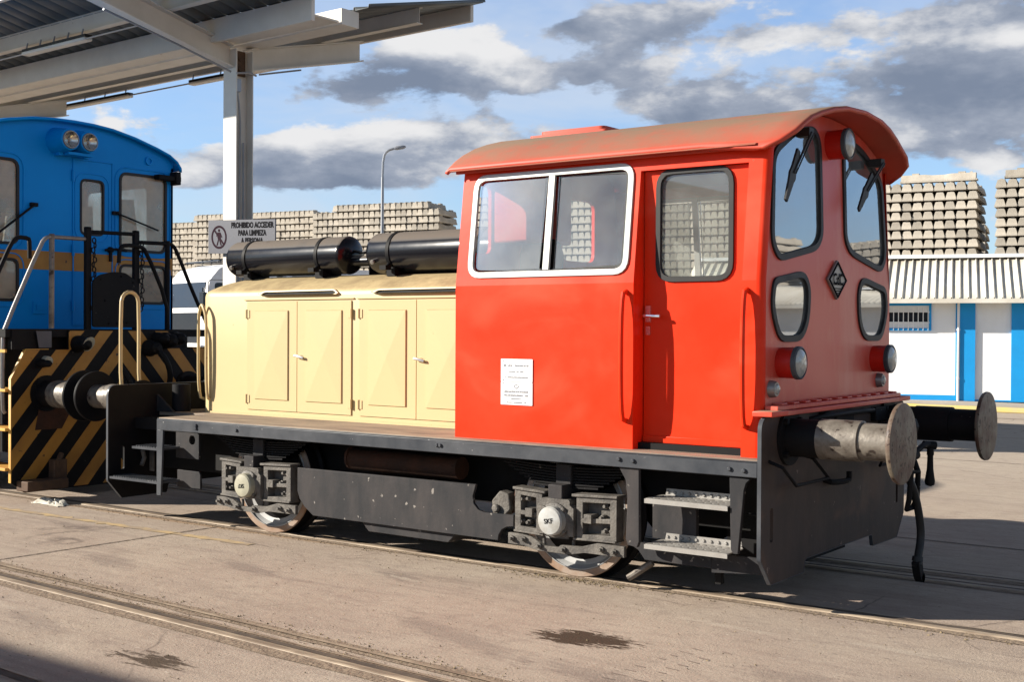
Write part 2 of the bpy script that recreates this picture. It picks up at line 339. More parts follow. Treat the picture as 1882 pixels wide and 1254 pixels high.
pm('truck_white', (0.80, 0.80, 0.80), .3, scale=2)
pm('truck_dark', (0.015, 0.02, 0.028), .2)
pm('truck_grey', (0.30, 0.295, 0.27), .5)
pm('lamp_grey', (0.30, 0.31, 0.33), .4, metal=.4)
pm('rail_steel', (0.36, 0.285, 0.205), .6, col2=(0.20, 0.15, 0.108), scale=2.2, lo=.42, hi=.58, detail=9, streak=(1, 5, 1))
pm('groove', (0.06, 0.045, 0.035), .9, col2=(.12, .09, .065), scale=8)
pm('grit', (0.27, 0.205, 0.145), .95, col2=(0.17, 0.125, 0.09), scale=16, lo=.35, hi=.65, bump=.5, bscale=38)
pm('oil', (0.055, 0.030, 0.015), .6, col2=(0.10, 0.06, 0.035), scale=9)
pm('patch', (0.19, 0.145, 0.125), .85, col2=(0.30, 0.235, 0.19), scale=12)
pm('old_yellow', (0.46, 0.33, 0.17), .85, col2=(0.31, 0.235, 0.165), scale=6, lo=.42, hi=.58)
pm('kerb_yellow', (0.55, 0.42, 0.10), .8, col2=(0.42, 0.35, 0.2), scale=2)
pm('pavement', (0.40, 0.35, 0.29), .85, scale=1.5)
pm('rag', (0.50, 0.47, 0.40), .9, col2=(0.5, 0.47, 0.4), scale=12)
pm('wood_batten', (0.16, 0.11, 0.07), .9)
pm('hill', (0.030, 0.060, 0.110), 1.0, col2=(0.024, 0.05, 0.085), scale=.004)  # bluish tone puts the distance haze into the hill colour
pm('leaf_litter', (0.10, 0.075, 0.045), .9, col2=(.3, .23, .13), scale=20)
glass('glass_clear', (0.90, 0.92, 0.91), .13)
glass('glass_dusty', (0.76, 0.77, 0.75), .19, (0.48, 0.48, 0.45))
glass('glass_front', (0.80, 0.83, 0.82), .10, (0.55, .56, .53), extra=.22)
glass('glass_blue_loco', (0.84, 0.82, 0.76), .46, (0.60, .49, .35), extra=.0)  # haze is dust plus the beige reflection put into its colour

# ------------------------------------------------------------------ mesh builder
class MB:
    def __init__(s): s.v = []; s.f = []; s.mi = []; s.m = 0; s.X = None
    def add(s, vs, fs):
        o = len(s.v)
        for p in vs:
            p = Vector(p)
            s.v.append(s.X @ p if s.X else p)
        for f in fs: s.f.append(tuple(i + o for i in f)); s.mi.append(s.m)
        return s
    def box(s, x0, x1, y0, y1, z0, z1):
        v = [(x, y, z) for z in (z0, z1) for y in (y0, y1) for x in (x0, x1)]
        return s.add(v, [(0, 2, 3, 1), (4, 5, 7, 6), (0, 1, 5, 4), (2, 6, 7, 3), (0, 4, 6, 2), (1, 3, 7, 5)])
    def ring(s, c, ax, u, r, n): return [c + (u * math.cos(2 * math.pi * i / n) + ax.cross(u) * math.sin(2 * math.pi * i / n)) * r for i in range(n)]
    def lathe(s, p0, ax, prof, n=28, cap=True):
        """prof: list of (distance along ax, radius)"""
        ax = Vector(ax).normalized(); p0 = Vector(p0)
        u = ax.orthogonal().normalized(); vs = []; fs = []
        for (d, r) in prof: vs += s.ring(p0 + ax * d, ax, u, max(r, 1e-4), n)
        for k in range(len(prof) - 1):
            for i in range(n):
                j = (i + 1) % n
                fs.append((k * n + i, k * n + j, (k + 1) * n + j, (k + 1) * n + i))
        if cap: fs.append(tuple(range(n - 1, -1, -1))); fs.append(tuple((len(prof) - 1) * n + i for i in range(n)))
        return s.add(vs, fs)
    def cyl(s, p0, p1, r, r1=None, n=20):
        p0 = Vector(p0); p1 = Vector(p1); d = p1 - p0
        return s.lathe(p0, d, [(0, r), (d.length, r if r1 is None else r1)], n)
    def tube(s, pts, r, n=10, closed=False, smooth=0):
        P = [Vector(p) for p in pts]
        for _ in range(smooth):                       # corner cutting
            Q = [P[0]]
            for a, b in zip(P, P[1:]): Q += [a * .75 + b * .25, a * .25 + b * .75]
            Q.append(P[-1]); P = Q
        m = len(P); vs = []; fs = []
        u = None
        for i in range(m):
            if closed: t = (P[(i + 1) % m] - P[i - 1]).normalized()
            else: t = (P[min(i + 1, m - 1)] - P[max(i - 1, 0)]).normalized()
            if u is None: u = t.orthogonal().normalized()
            else: u = (u - t * u.dot(t)).normalized()
            vs += s.ring(P[i], t, u, r, n)
        for k in range(m if closed else m - 1):
            k2 = (k + 1) % m
            for i in range(n):
                j = (i + 1) % n
                fs.append((k * n + i, k * n + j, k2 * n + j, k2 * n + i))
        if not closed:
            fs.append(tuple(range(n - 1, -1, -1))); fs.append(tuple((m - 1) * n + i for i in range(n)))
        return s.add(vs, fs)
    def plate(s, outline, holes, fn, c0, c1):
        """flat sheet with openings; fn(a, b, c) places it, c0/c1 are its two faces"""
        loops = [list(outline)] + [list(h) for h in holes]
        flat = [p for l in loops for p in l]; n = len(flat)
        tri = tessellate_polygon([[Vector((p[0], p[1], 0)) for p in l] for l in loops])
        vs = [fn(p[0], p[1], c0) for p in flat] + [fn(p[0], p[1], c1) for p in flat]
        fs = [tuple(t) for t in tri] + [tuple(i + n for i in reversed(t)) for t in tri]
        o = 0
        for l in loops:
            k = len(l)
            for i in range(k):
                a = o + i; b = o + (i + 1) % k
                fs.append((a, b, b + n, a + n))
            o += k
        return s.add(vs, fs)
    def frame(s, outline, w, fn, c0, c1):
        """a ring of width w just inside outline"""
        return s.plate(outline, [inset(outline, w)], fn, c0, c1)
    def grid(s, rows, closed_u=False):
        nv = len(rows[0]); vs = [p for r in rows for p in r]; fs = []
        for k in range(len(rows) - 1):
            for i in range(nv if closed_u else nv - 1):
                j = (i + 1) % nv
                fs.append((k * nv + i, k * nv + j, (k + 1) * nv + j, (k + 1) * nv + i))
        return s.add(vs, fs)
    def text(s, string, size, fn, c0=0.0, c1=0.002, align='CENTER', fat=0.0, sx=1.0):
        cu = bpy.data.curves.new('lettering', 'FONT'); cu.body = string; cu.size = size; cu.align_x = align; cu.align_y = 'CENTER'
        cu.offset = fat; cu.resolution_u = 3
        ob = bpy.data.objects.new('lettering', cu)
        me = bpy.data.meshes.new_from_object(ob)
        vs = [fn(v.co.x * sx, v.co.y, c1) for v in me.vertices]
        s.add(vs, [tuple(p.vertices) for p in me.polygons])
        bpy.data.objects.remove(ob); bpy.data.curves.remove(cu); bpy.data.meshes.remove(me)
        return s
    def build(s, name, mat, parent=None, bevel=0.0, seg=2, smooth=35, recalc=True, xf=None):
        me = bpy.data.meshes.new(name)
        inv = None
        if parent is not None:
            r = parent
            while r.parent: r = r.parent
            inv = r.matrix_basis.inverted()
        if xf is not None: inv = xf
        vs = [inv @ v for v in s.v] if inv else s.v
        me.from_pydata([tuple(v) for v in vs], [], s.f)
        mats = mat if isinstance(mat, (list, tuple)) else [mat]
        for m in mats: me.materials.append(MATS[m])
        if len(mats) > 1: me.polygons.foreach_set('material_index', s.mi)
        if recalc:
            bm = bmesh.new(); bm.from_mesh(me); bmesh.ops.recalc_face_normals(bm, faces=bm.faces); bm.to_mesh(me); bm.free()
        if smooth:
            me.polygons.foreach_set('use_smooth', [True] * len(me.polygons))
            me.set_sharp_from_angle(angle=R_(smooth))
        me.update()
        o = bpy.data.objects.new(name, me); COL.objects.link(o)
        if parent is not None: o.parent = parent
        if bevel:
            b = o.modifiers.new('bevel', 'BEVEL'); b.width = bevel; b.segments = seg; b.limit_method = 'ANGLE'; b.angle_limit = R_(40)
        return o

def inset(poly, w):
    """move every edge of a closed polygon inwards by w"""
    n = len(poly); A = sum(poly[i][0] * poly[(i + 1) % n][1] - poly[(i + 1) % n][0] * poly[i][1] for i in range(n))
    sg = 1 if A > 0 else -1; out = []
    for i in range(n):
        p0 = Vector(poly[i - 1]).to_2d(); p1 = Vector(poly[i]).to_2d(); p2 = Vector(poly[(i + 1) % n]).to_2d()
        d1 = (p1 - p0).normalized(); d2 = (p2 - p1).normalized()
        n1 = Vector((-d1.y, d1.x)) * sg; n2 = Vector((-d2.y, d2.x)) * sg
        b = n1 + n2
        b = b / max(b.length_squared, .25) * 2
        out.append(tuple(p1 + b * w))
    return out
def rnd(poly, r, n=5):
    """round the corners of a polygon"""
    out = []; m = len(poly)
    for i in range(m):
        p0 = Vector(poly[i - 1]); p1 = Vector(poly[i]); p2 = Vector(poly[(i + 1) % m])
        rr = r[i] if isinstance(r, (list, tuple)) else r
        a = (p0 - p1); b = (p2 - p1)
        ta = min(rr, a.length * .45); tb = min(rr, b.length * .45)
        A = p1 + a.normalized() * ta; B = p1 + b.normalized() * tb
        for k in range(n + 1):
            t = k / n
            out.append(tuple(A * (1 - t) ** 2 + p1 * 2 * t * (1 - t) + B * t ** 2))
    return out
def rr(x0, x1, z0, z1, r, n=5): return rnd([(x0, z0), (x1, z0), (x1, z1), (x0, z1)], r, n)
def XZ(y0=0.0, sgn=1): return lambda a, b, c: (a, y0 + sgn * c, b)          # sheet standing along X
def YZ(x0=0.0): return lambda a, b, c: (x0 + c, a, b)                       # sheet standing across
def XY(z0=0.0): return lambda a, b, c: (a, b, z0 + c)
def thing(name, label, cat, loc=(0, 0, 0), rz=0.0, group=None):
    o = bpy.data.objects.new(name, None); COL.objects.link(o); o.empty_display_size = .3
    o.location = loc; o.rotation_euler = (0, 0, rz)
    o.matrix_basis = Matrix.Translation(loc) @ Matrix.Rotation(rz, 4, 'Z')
    tag(o, label, cat, group); return o
def tag(o, label=None, cat=None, group=None, kind=None):
    if label: o['label'] = label
    if cat: o['category'] = cat
    if group: o['group'] = group
    if kind: o['kind'] = kind
    return o
def struct(o): o['kind'] = 'structure'; return o

# ------------------------------------------------------------------ the ground
def wob(p, a, s=1.0, seed=0):
    return a * noise.noise(Vector((p[0] * s + seed, p[1] * s - seed, seed * .37)))
mb = MB(); mb.add([(-400, -200, 0), (400, -200, 0), (400, 500, 0), (-400, 500, 0)], [(0, 1, 2, 3)])
struct(mb.build('ground', 'ground', smooth=0))
def strip(mb, p0, p1, w, z, wv=0.0, n=80, sd=1):
    """flat ribbon with a slightly ragged edge"""
    p0 = Vector((*p0, z)); p1 = Vector((*p1, z)); d = (p1 - p0).normalized(); nn = Vector((-d.y, d.x, 0))
    rows = []
    for i in range(n + 1):
        p = p0.lerp(p1, i / n)
        a = wv * noise.noise(Vector((i * .9, sd, 0))) ; b = wv * noise.noise(Vector((i * .83, sd + 9, 3)))
        rows.append((p - nn * (w / 2 + a), p + nn * (w / 2 + b)))
    mb.grid(rows)
def railtrack(name, p0, p1, offs, grit=True):
    """rails sunk in the paving: dirt-filled channel, head, groove"""
    d = (Vector(p1) - Vector(p0)).normalized(); nn = Vector((-d.y, d.x))
    for k, (o, gw) in enumerate(offs):
        a = Vector(p0) + nn * o; b = Vector(p1) + nn * o
        if grit:
            g = MB(); strip(g, a, b, gw, .004, .035, 260, k + 1); struct(g.build('rail_dirt_strip', 'grit', smooth=0))
        g = MB(); strip(g, a + nn * .055, b + nn * .055, .045, .008, .006, 160, k + 5); struct(g.build('rail_groove', 'groove', smooth=0))
        g = MB()
        L = (b - a).length
        rows = []
        for i in range(2):
            p = a if i == 0 else b
            rows.append([(*(p + nn * q), z) for q, z in ((-.034, .0), (-.031, .008), (-.022, .0115), (.020, .0115), (.027, .008), (.030, .0))])
        g.grid(rows); struct(g.build('rail', 'rail_steel', smooth=0))
        g = MB(); strip(g, a + nn * .095, b + nn * .095, .016, .0105, .004, 160, k + 7); struct(g.build('guard_rail', 'rail_steel', smooth=0))
railtrack('main', (-60, 0), (60, 0), [(-.855, .22), (.49, .16), (.80, .22)])
a_ = R_(-2.75)
def rot2(p, o=(-5.0, -3.085)): return (o[0] + p[0] * math.cos(a_) - p[1] * math.sin(a_), o[1] + p[0] * math.sin(a_) + p[1] * math.cos(a_))
railtrack('near', rot2((-50, 0)), rot2((40, 0)), [(-.24, .26), (-1.50, .20)])
g = MB(); strip(g, rot2((-50, 0.0)), rot2((40, 0.0)), .12, .004, .04, 300, 11); struct(g.build('rail_dirt_strip', 'grit', smooth=0))
g = MB(); strip(g, rot2((-50, -.01)), rot2((40, -.01)), .03, .011, .005, 200, 13); struct(g.build('guard_rail', 'rail_steel', smooth=0))
# expansion joints
for (p0, p1, w) in (((-5.27, -2.98), (-5.20, -.97), .018), ((-5.20, 1.0), (-5.0, 9), .018), ((1.9, -.9 - 2.0), (1.95, -.97), .01), ((-12, 2.15), (14, 2.15), .022),
                    ((-14, 12.9), (20, 12.9), .02), ((-14, 8.8), (20, 8.9), .02), ((-14, 15.6), (20, 15.6), .03), ((-14, 17.6), (20, 17.5), .05)):
    g = MB(); strip(g, p0, p1, w, .004, .012, 90, 3); struct(g.build('paving_joint', 'groove', smooth=0))
g = MB(); strip(g, (-9.5, -1.52), (-4.3, -1.40), .085, .004, .05, 70, 21); struct(g.build('faded_yellow_line', 'old_yellow', smooth=0))
# tyre tracks: short cross bars in two curved lines
g = MB(); rnd_ = random.Random(9)
for (cx, cy, r0, t0, t1, st) in ((3.4, -2.9, 3.3, 2.9, 3.35, .028), (3.4, -2.9, 3.45, 2.92, 3.3, .028)):
    t = t0
    while t < t1:
        if rnd_.random() < .7:
            p = Vector((cx + math.cos(t) * r0, cy + math.sin(t) * r0)); d = Vector((math.cos(t), math.sin(t))); e = Vector((-d.y, d.x))
            h = rnd_.uniform(.02, .05); w = rnd_.uniform(.003, .007)
            g.add([(*(p - d * h - e * w), .003), (*(p + d * h - e * w), .003), (*(p + d * h + e * w), .003), (*(p - d * h + e * w), .003)], [(0, 1, 2, 3)])
        t += st
struct(g.build('tyre_marks', 'patch', smooth=0))
# crumbs of grit and leaf litter along the rails
g = MB(); rnd_ = random.Random(12)
def crumb(x, y, s):
    h = s * rnd_.uniform(.3, .8); a = rnd_.uniform(0, 3)
    pts = [(x + s * math.cos(a + k * 2.1) * rnd_.uniform(.5, 1.4), y + s * math.sin(a + k * 2.1) * rnd_.uniform(.5, 1.2), .002) for k in range(3)]
    g.add(pts + [(x, y, h + .004)], [(0, 1, 2), (0, 1, 3), (1, 2, 3), (2, 0, 3)])
for k in range(1500):
    u = rnd_.uniform(-2, 9); v = rnd_.gauss(.06, .05) if rnd_.random() < .6 else rnd_.gauss(-.13, .06)
    crumb(*rot2((u, v)), rnd_.uniform(.003, .009))
for k in range(700):
    crumb(rnd_.uniform(-8, 2.5), rnd_.gauss(-.96, .05), rnd_.uniform(.003, .009))
for k in range(420):
    crumb(rnd_.gauss(-1.55, .28), rnd_.gauss(-.99, .05), rnd_.uniform(.003, .010))
for k in range(500):
    crumb(rnd_.uniform(-7, 2.5), rnd_.uniform(-4.5, -1.0), rnd_.uniform(.003, .008))
o = g.build('grit_crumbs', 'leaf_litter', smooth=0); tag(o, 'dry crumbs of grit and leaf litter scattered along the rails', 'litter', kind='stuff')
# crumpled pale rag by the rail on the left
def rag(name, c, sx, sy, sz, sd):
    n = 26; rows = []
    for i in range(n):
        row = []
        for j in range(n):
            u = i / (n - 1) * 2 - 1; v = j / (n - 1) * 2 - 1
            q = Vector((u * 2.2, v * 2.2, sd)); e = max(0, 1 - (u * u + v * v) ** 1.5)
            h = abs(noise.noise(q)) * 1.5 + abs(noise.noise(q * 2.3)) * .8
            row.append((c[0] + sx * (u + .35 * noise.noise(q + Vector((5, 0, 0)))), c[1] + sy * (v + .35 * noise.noise(q + Vector((0, 7, 0)))), .006 + sz * h * (e ** .5)))
        rows.append(row)
    mb = MB().grid(rows); o = mb.build(name, 'rag', smooth=25)
    s = o.modifiers.new('cloth', 'SOLIDIFY'); s.thickness = .003; return o
o = rag('crumpled_rag', (-7.55, -1.04), .24, .07, .055, 2.2); tag(o, 'crumpled pale rag lying on the concrete beside the rail', 'rag')
# far pavement and kerb in front of the shed
struct(MB().box(-60, 40, 19.6, 21.62, 0, .10).build('pavement', 'pavement', smooth=0))
struct(MB().box(-60, 40, 19.44, 19.59, 0, .115).build('kerb', 'kerb_yellow', bevel=.02))
# distant hills
rows = []
for i in range(60):
    t = -0.9 + i * .06
    a = R_(70) + t * 1.0
    r1 = 3200; h = 150 + 70 * noise.noise(Vector((i * .22, 2, 1))) + 40 * noise.noise(Vector((i * .7, 5, 1)))
    d = Vector((math.cos(a), math.sin(a), 0))
    rows.append([tuple(d * (r1 - 500) + Vector((0, 0, -3))), tuple(d * r1 + Vector((0, 0, h * .6))), tuple(d * (r1 + 300) + Vector((0, 0, h))), tuple(d * (r1 + 900) + Vector((0, 0, -3)))])
struct(MB().grid(rows).build('hills', 'hill', smooth=60))

# ------------------------------------------------------------------ the red and cream shunting locomotive (front at x = 0, track centre y = 0)
RL = thing('shunting_locomotive', 'small red and cream shunting locomotive with two black tanks on its bonnet', 'locomotive', (-3.2, 0, 0))
def lean(z): return 0.0 if z < 2.03 else (z - 2.03) * .12
SY = 1.13                               # half width of the cab
def side(s, c=0.0): return lambda a, b, t: (a, s * (SY - lean(b) - t), b)    # near side s = -1, far side s = +1
X0, X1 = -2.45, -.06
# cab walls --------------------------------------------------------------
win = rr(-2.335, -1.025, 2.095, 2.815, .10)
for s in (-1, 1):
    w = MB()
    w.plate([(X0, .935), (-.97, .935), (-.97, 2.03), (X0, 2.03)], [], side(s), 0, .03)
    w.plate([(X0, 2.03), (-.97, 2.03), (-.97, 2.90), (X0, 2.90)], [win], side(s), 0, .03)
    # recess return, header and front post
    w.add([(-.97, s * (SY - .029), .935), (-.97, s * .985, .935), (-.97, s * .985, 2.9), (-.97, s * (SY - .029 - lean(2.9)), 2.9), (-.97, s * (SY - .029), 2.03)], [(0, 1, 2, 3, 4)])
    w.plate([(-.97, 2.765), (-.20, 2.765), (-.20, 2.90), (-.97, 2.90)], [], side(s), 0, .03)
    w.plate([(-.20, .935), (-.105, .935), (-.105, 2.03), (-.20, 2.03)], [], side(s), 0, .03)
    w.plate([(-.20, 2.03), (-.105, 2.03), (-.105, 2.90), (-.20, 2.90)], [], side(s), 0, .03)
    w.add([(-.20, s * (SY - .029), .935), (-.20, s * .985, .935), (-.20, s * .985, 2.9), (-.20, s * (SY - .029 - lean(2.9)), 2.9), (-.20, s * (SY - .029), 2.03)], [(0, 1, 2, 3, 4)])
    # rounded front corner
    rows = []
    for z in (.935, 1.2, 2.03, 2.90):
        yy = SY - lean(z); r = .045
        rows.append([(-.105 + r * math.sin(t), s * (yy - r + r * math.cos(t)), z) for t in [i * math.pi / 2 / 6 for i in range(7)]])
    w.grid(rows)
    w.build('cab_side_wall', 'red_fresh', RL, recalc=False)
# front wall -------------------------------------------------------------
def archtop(hw, n=14):
    pts = []
    for i in range(n + 1):
        y = hw - 2 * hw * i / n
        pts.append((y, roofz(y) - .035))
    return pts
ROOF = [(0, 3.205), (.3, 3.19), (.5, 3.157), (.68, 3.11), (.82, 3.063), (.93, 3.012), (1.02, 2.958), (1.08, 2.912), (1.125, 2.878)]
def roofz(y):
    y = abs(y)
    for (a, za), (b, zb) in zip(ROOF, ROOF[1:]):
        if y <= b: return za + (zb - za) * (y - a) / (b - a)
    return ROOF[-1][1]
def mir(p): return [(-y, z) for y, z in reversed(p)]
up_win = rnd([(-.205, 2.36), (-.30, 2.265), (-.90, 2.165), (-1.005, 2.27), (-.955, 2.83), (-.60, 3.015), (-.30, 3.065), (-.205, 2.98)], [.06, .10, .08, .10, .10, .15, .08, .08])
lo_win = rnd([(-.57, 1.665), (-.90, 1.665), (-1.02, 1.86), (-.985, 2.035), (-.52, 2.10), (-.43, 2.0), (-.455, 1.78)], [.10, .09, .12, .06, .10, .08, .10])
fw_holes = [inset(up_win, .012), inset(mir(up_win), .012), inset(lo_win, .012), inset(mir(lo_win), .012)]
def frontfn(a, b, c): return (X1 - .03 * max(0, b - 2.0) + c, a, b)
w = MB()
out = [(1.085, 1.20), (1.085, 2.03)] + archtop(.985) + [(-1.085, 2.03), (-1.085, 1.20)]
w.plate(out, fw_holes, frontfn, 0, -.03)
w.build('cab_front_wall', 'red_faded_sheen', RL)
w = MB()
w.box(-.058, .03, -1.10, 1.10, 1.235, 1.262)
w.box(.0, .055, -1.225, 1.225, 1.203, 1.232)
for i in range(12): w.box(-.05, .012 , -1.0 + i * .18, -1.0 + i * .18 + .085, 1.262, 1.275)
w.build('front_lip', 'red_faded_sheen', RL, bevel=.004)
w = MB(); w.box(-.075, .056, -1.24, -1.0, 1.204, 1.236); w.box(-.075, .056, 1.0, 1.24, 1.204, 1.236)
w.build('lip_end', 'red_chalky', RL, bevel=.005)
# rear wall of the cab, floor, desk
w = MB()
rw = rr(.20, .68, 2.28, 2.78, .08); rw2 = rr(-.99, -.75, 2.28, 2.78, .06)
out = [(1.10, .96), (1.10, 2.03)] + archtop(.99) + [(-1.10, 2.03), (-1.10, .96)]
w.plate(out, [rw, rw2], YZ(X0), 0, .03)
w.build('cab_rear_wall', 'red_fresh', RL)
w = MB(); w.box(-2.41, -.10, -.97, .97, .96, .985); w.build('cab_floor', 'black_dull', RL)
w = MB(); w.box(-2.40, -1.75, -.75, .75, .985, 2.02); w.box(-2.36, -1.70, -.62, .62, 2.02, 2.07)
w.build('control_desk', 'interior', RL, bevel=.02)
w = MB(); w.lathe((-1.62, -.1, 1.90), (.35, 0, 1), [(0, .19), (.02, .205), (.035, .19)], 24); w.tube([(-1.62, -.1, 1.90), (-1.75, -.1, 1.6)], .025); w.build('handwheel', 'black', RL)
w = MB(); w.lathe((-2.15, -.48, 2.07), (0, 0, 1), [(0, .10), (.08, .16), (.2, .17), (.30, .14), (.35, .06)], 20); w.build('instrument_hood', 'black_dull', RL)
w = MB(); w.box(-2.41, -2.05, -.74, -.22, 2.36, 2.86); w.build('wall_locker', 'interior_red', RL, bevel=.02)
for y in (-.5, .5):
    w = MB(); w.lathe((-.95, y, .985), (0, 0, 1), [(0, .18), (.03, .05), (.5, .05), (.52, .2), (.6, .21), (.62, .19)], 20); w.box(-.80, -.74, y - .2, y + .2, 1.6, 2.0)
    w.build('driver_seat', 'black_dull', RL, bevel=.02)
# roof -------------------------------------------------------------------
w = MB()
prof = [(-y, z) for y, z in reversed(ROOF)] + ROOF[1:]
# rounded over at both ends of the width, thin steel sheet
xs = [-2.56, -2.55, -2.52, -1.9, -1.2, -.5, -.05, .10, .125]
rows = []
for k, x in enumerate(xs):
    dz = {0: .028, 1: .010}.get(k, 0.0) + {8: .012}.get(k, 0.0)
    rows.append([(x + (.0 if k < 6 else (.04 * (1 - (y / .8) ** 2) if abs(y) < .8 else (0 if abs(y) < .97 else -.19 * ((abs(y) - .97) / .155) ** 2)) * ((x + .2) / .325)), y, z - dz - (0 if k < 6 else .035 * max(0, (abs(y) - 1.0) / .125))) for y, z in prof])
o = w.grid(rows).build('cab_roof', 'red_roof', RL, smooth=60)
so = o.modifiers.new('sheet', 'SOLIDIFY'); so.thickness = .028; so.offset = -1
roof = o
for s in (-1, 1):
    w = MB()
    w.add([(-2.52, s * 1.105, 2.875), (-.12, s * 1.105, 2.875), (-.12, s * 1.13, 2.858), (-2.52, s * 1.13, 2.858)], [(0, 1, 2, 3)])
    w.box(-2.5, -.1, s * 1.06 - .012, s * 1.06 + .012, 2.845, 2.875)
    w.build('rain_gutter', 'red_roof', RL)
w = MB(); w.plate(rr(-2.30, -1.72, -.30, .30, .05), [], XY(3.17), 0, .066); w.plate(rr(-2.36, -1.66, -.36, .36, .04), [], XY(3.165), .0, .035)
w.build('roof_hatch', 'red_roof', roof, bevel=.01)
# sliding side windows ----------------------------------------------------
for s in (-1, 1):
    f = MB().frame(inset(win, -.012), .044, side(s), -.012, .012)
    f.plate([(-1.698, 2.13), (-1.645, 2.13), (-1.645, 2.785), (-1.698, 2.785)], [], side(s), -.008, .014)
    fo = f.build('cab_window', 'aluminium', RL, bevel=.004)
    f = MB().plate(inset(rr(-2.335, -1.69, 2.095, 2.815, [.1, .02, .02, .1]), .045), [], side(s), .010, .014); f.build('pane', 'glass_dusty', fo)
    f = MB().plate(inset(rr(-1.655, -1.025, 2.095, 2.815, [.02, .1, .1, .02]), .045), [], side(s), .018, .022); f.build('pane', 'glass_clear', fo)
    f = MB().frame(inset(rr(-1.655, -1.025, 2.095, 2.815, [.02, .1, .1, .02]), .038), .016, side(s), .012, .026); f.build('sash_seal', 'rubber', fo)
# doors ---------------------------------------------------------------------
dwin = rr(-.862, -.328, 2.045, 2.755, .11)
for s in (-1, 1):
    dfn = lambda a, b, c, s=s: (a, s * (1.0 - c), b)
    d = MB().plate([(-.965, .985), (-.205, .985), (-.205, 2.765), (-.965, 2.765)], [inset(dwin, .01)], dfn, 0, .03)
    d.box(-.965, -.205, s * 1.0 - .0, s * 1.0 + s * .012, .985, 1.03)
    do = d.build('cab_door', 'red_fresh', RL, bevel=.004)
    MB().frame(inset(dwin, -.012), .036, dfn, -.014, .018).build('window_seal', 'rubber', do, bevel=.006)
    MB().plate(inset(dwin, .015), [], dfn, .006, .010).build('pane', 'glass_clear', do)
    h = MB(); h.box(-.945, -.915, s * 1.0, s * 1.010, 1.69, 1.745); h.box(-.947, -.910, s * 1.0, s * 1.012, 1.775, 1.88)
    h.cyl((-.93, s * 1.0, 1.815), (-.93, s * 1.055, 1.815), .011); h.tube([(-.935, s * 1.055, 1.815), (-.90, s * 1.06, 1.815), (-.815, s * 1.055, 1.812)], .011)
    h.build('door_handle', 'chrome', do)
    MB().box(-.97, -.20, s * .955, s * 1.06, .935, .985).build('door_sill', 'black_dull', RL)
# grab rails by the door
for s in (-1, 1):
    for x in (-1.025, -.165):
        t = MB().tube([(x, s * (SY - .01), 1.975), (x - .0, s * (SY + .062), 1.955), (x, s * (SY + .062), 1.15), (x, s * (SY - .01), 1.125)], .0165, 10, smooth=2)
        t.build('grab_rail', 'red_fresh', RL)
# number plates on the side
def words(mb, x0, x1, z, h, fn, seed, gaps=2):
    r = random.Random(seed); x = x0
    while x < x1:
        wd = min(r.uniform(.6, 1.5) * h, x1 - x)
        if r.random() > .14 * gaps / 2: mb.plate([(x, z - h / 2), (x + wd * .72, z - h / 2), (x + wd * .72, z + h / 2 * r.uniform(.3, 1)), (x, z + h / 2 * r.uniform(.3, 1))], [], fn, 0, .0012)
        x += wd
pf = lambda a, b, c: (a, -SY - .001 - c, b)
for (z0, z1, nm) in ((1.357, 1.515, 'a'), (1.195, 1.354, 'b')):
    p = MB().plate(rr(-2.035, -1.765, z0, z1, .004), [], pf, 0, .006).build('name_plate', 'white_plate', RL, bevel=.0015)
    t = MB(); tf = lambda a, b, c: (a, -SY - .0075 - c, b)
    if nm == 'a':
        words(t, -2.012, -1.795, 1.470, .016, tf, 1); words(t, -1.97, -1.84, 1.428, .010, tf, 2); words(t, -2.0, -1.80, 1.388, .011, tf, 3)
        t.box(-2.02, -2.012, -SY - .010, -SY - .007, 1.500, 1.507); t.box(-2.02, -2.012, -SY - .010, -SY - .007, 1.364, 1.371)
    else:
        t.plate([(-1.925, 1.325), (-1.90, 1.305), (-1.875, 1.325), (-1.90, 1.342)], [[(-1.915, 1.325), (-1.90, 1.313), (-1.885, 1.325), (-1.90, 1.335)]], tf, 0, .001)
        words(t, -2.005, -1.80, 1.288, .014, tf, 4, 1); words(t, -2.005, -1.80, 1.262, .014, tf, 5, 1); words(t, -1.945, -1.86, 1.238, .009, tf, 6); words(t, -1.985, -1.815, 1.213, .010, tf, 7)
        t.box(-2.02, -2.012, -SY - .010, -SY - .007, 1.340, 1.348)
    t.build('lettering', 'ink_grey', p, smooth=0)
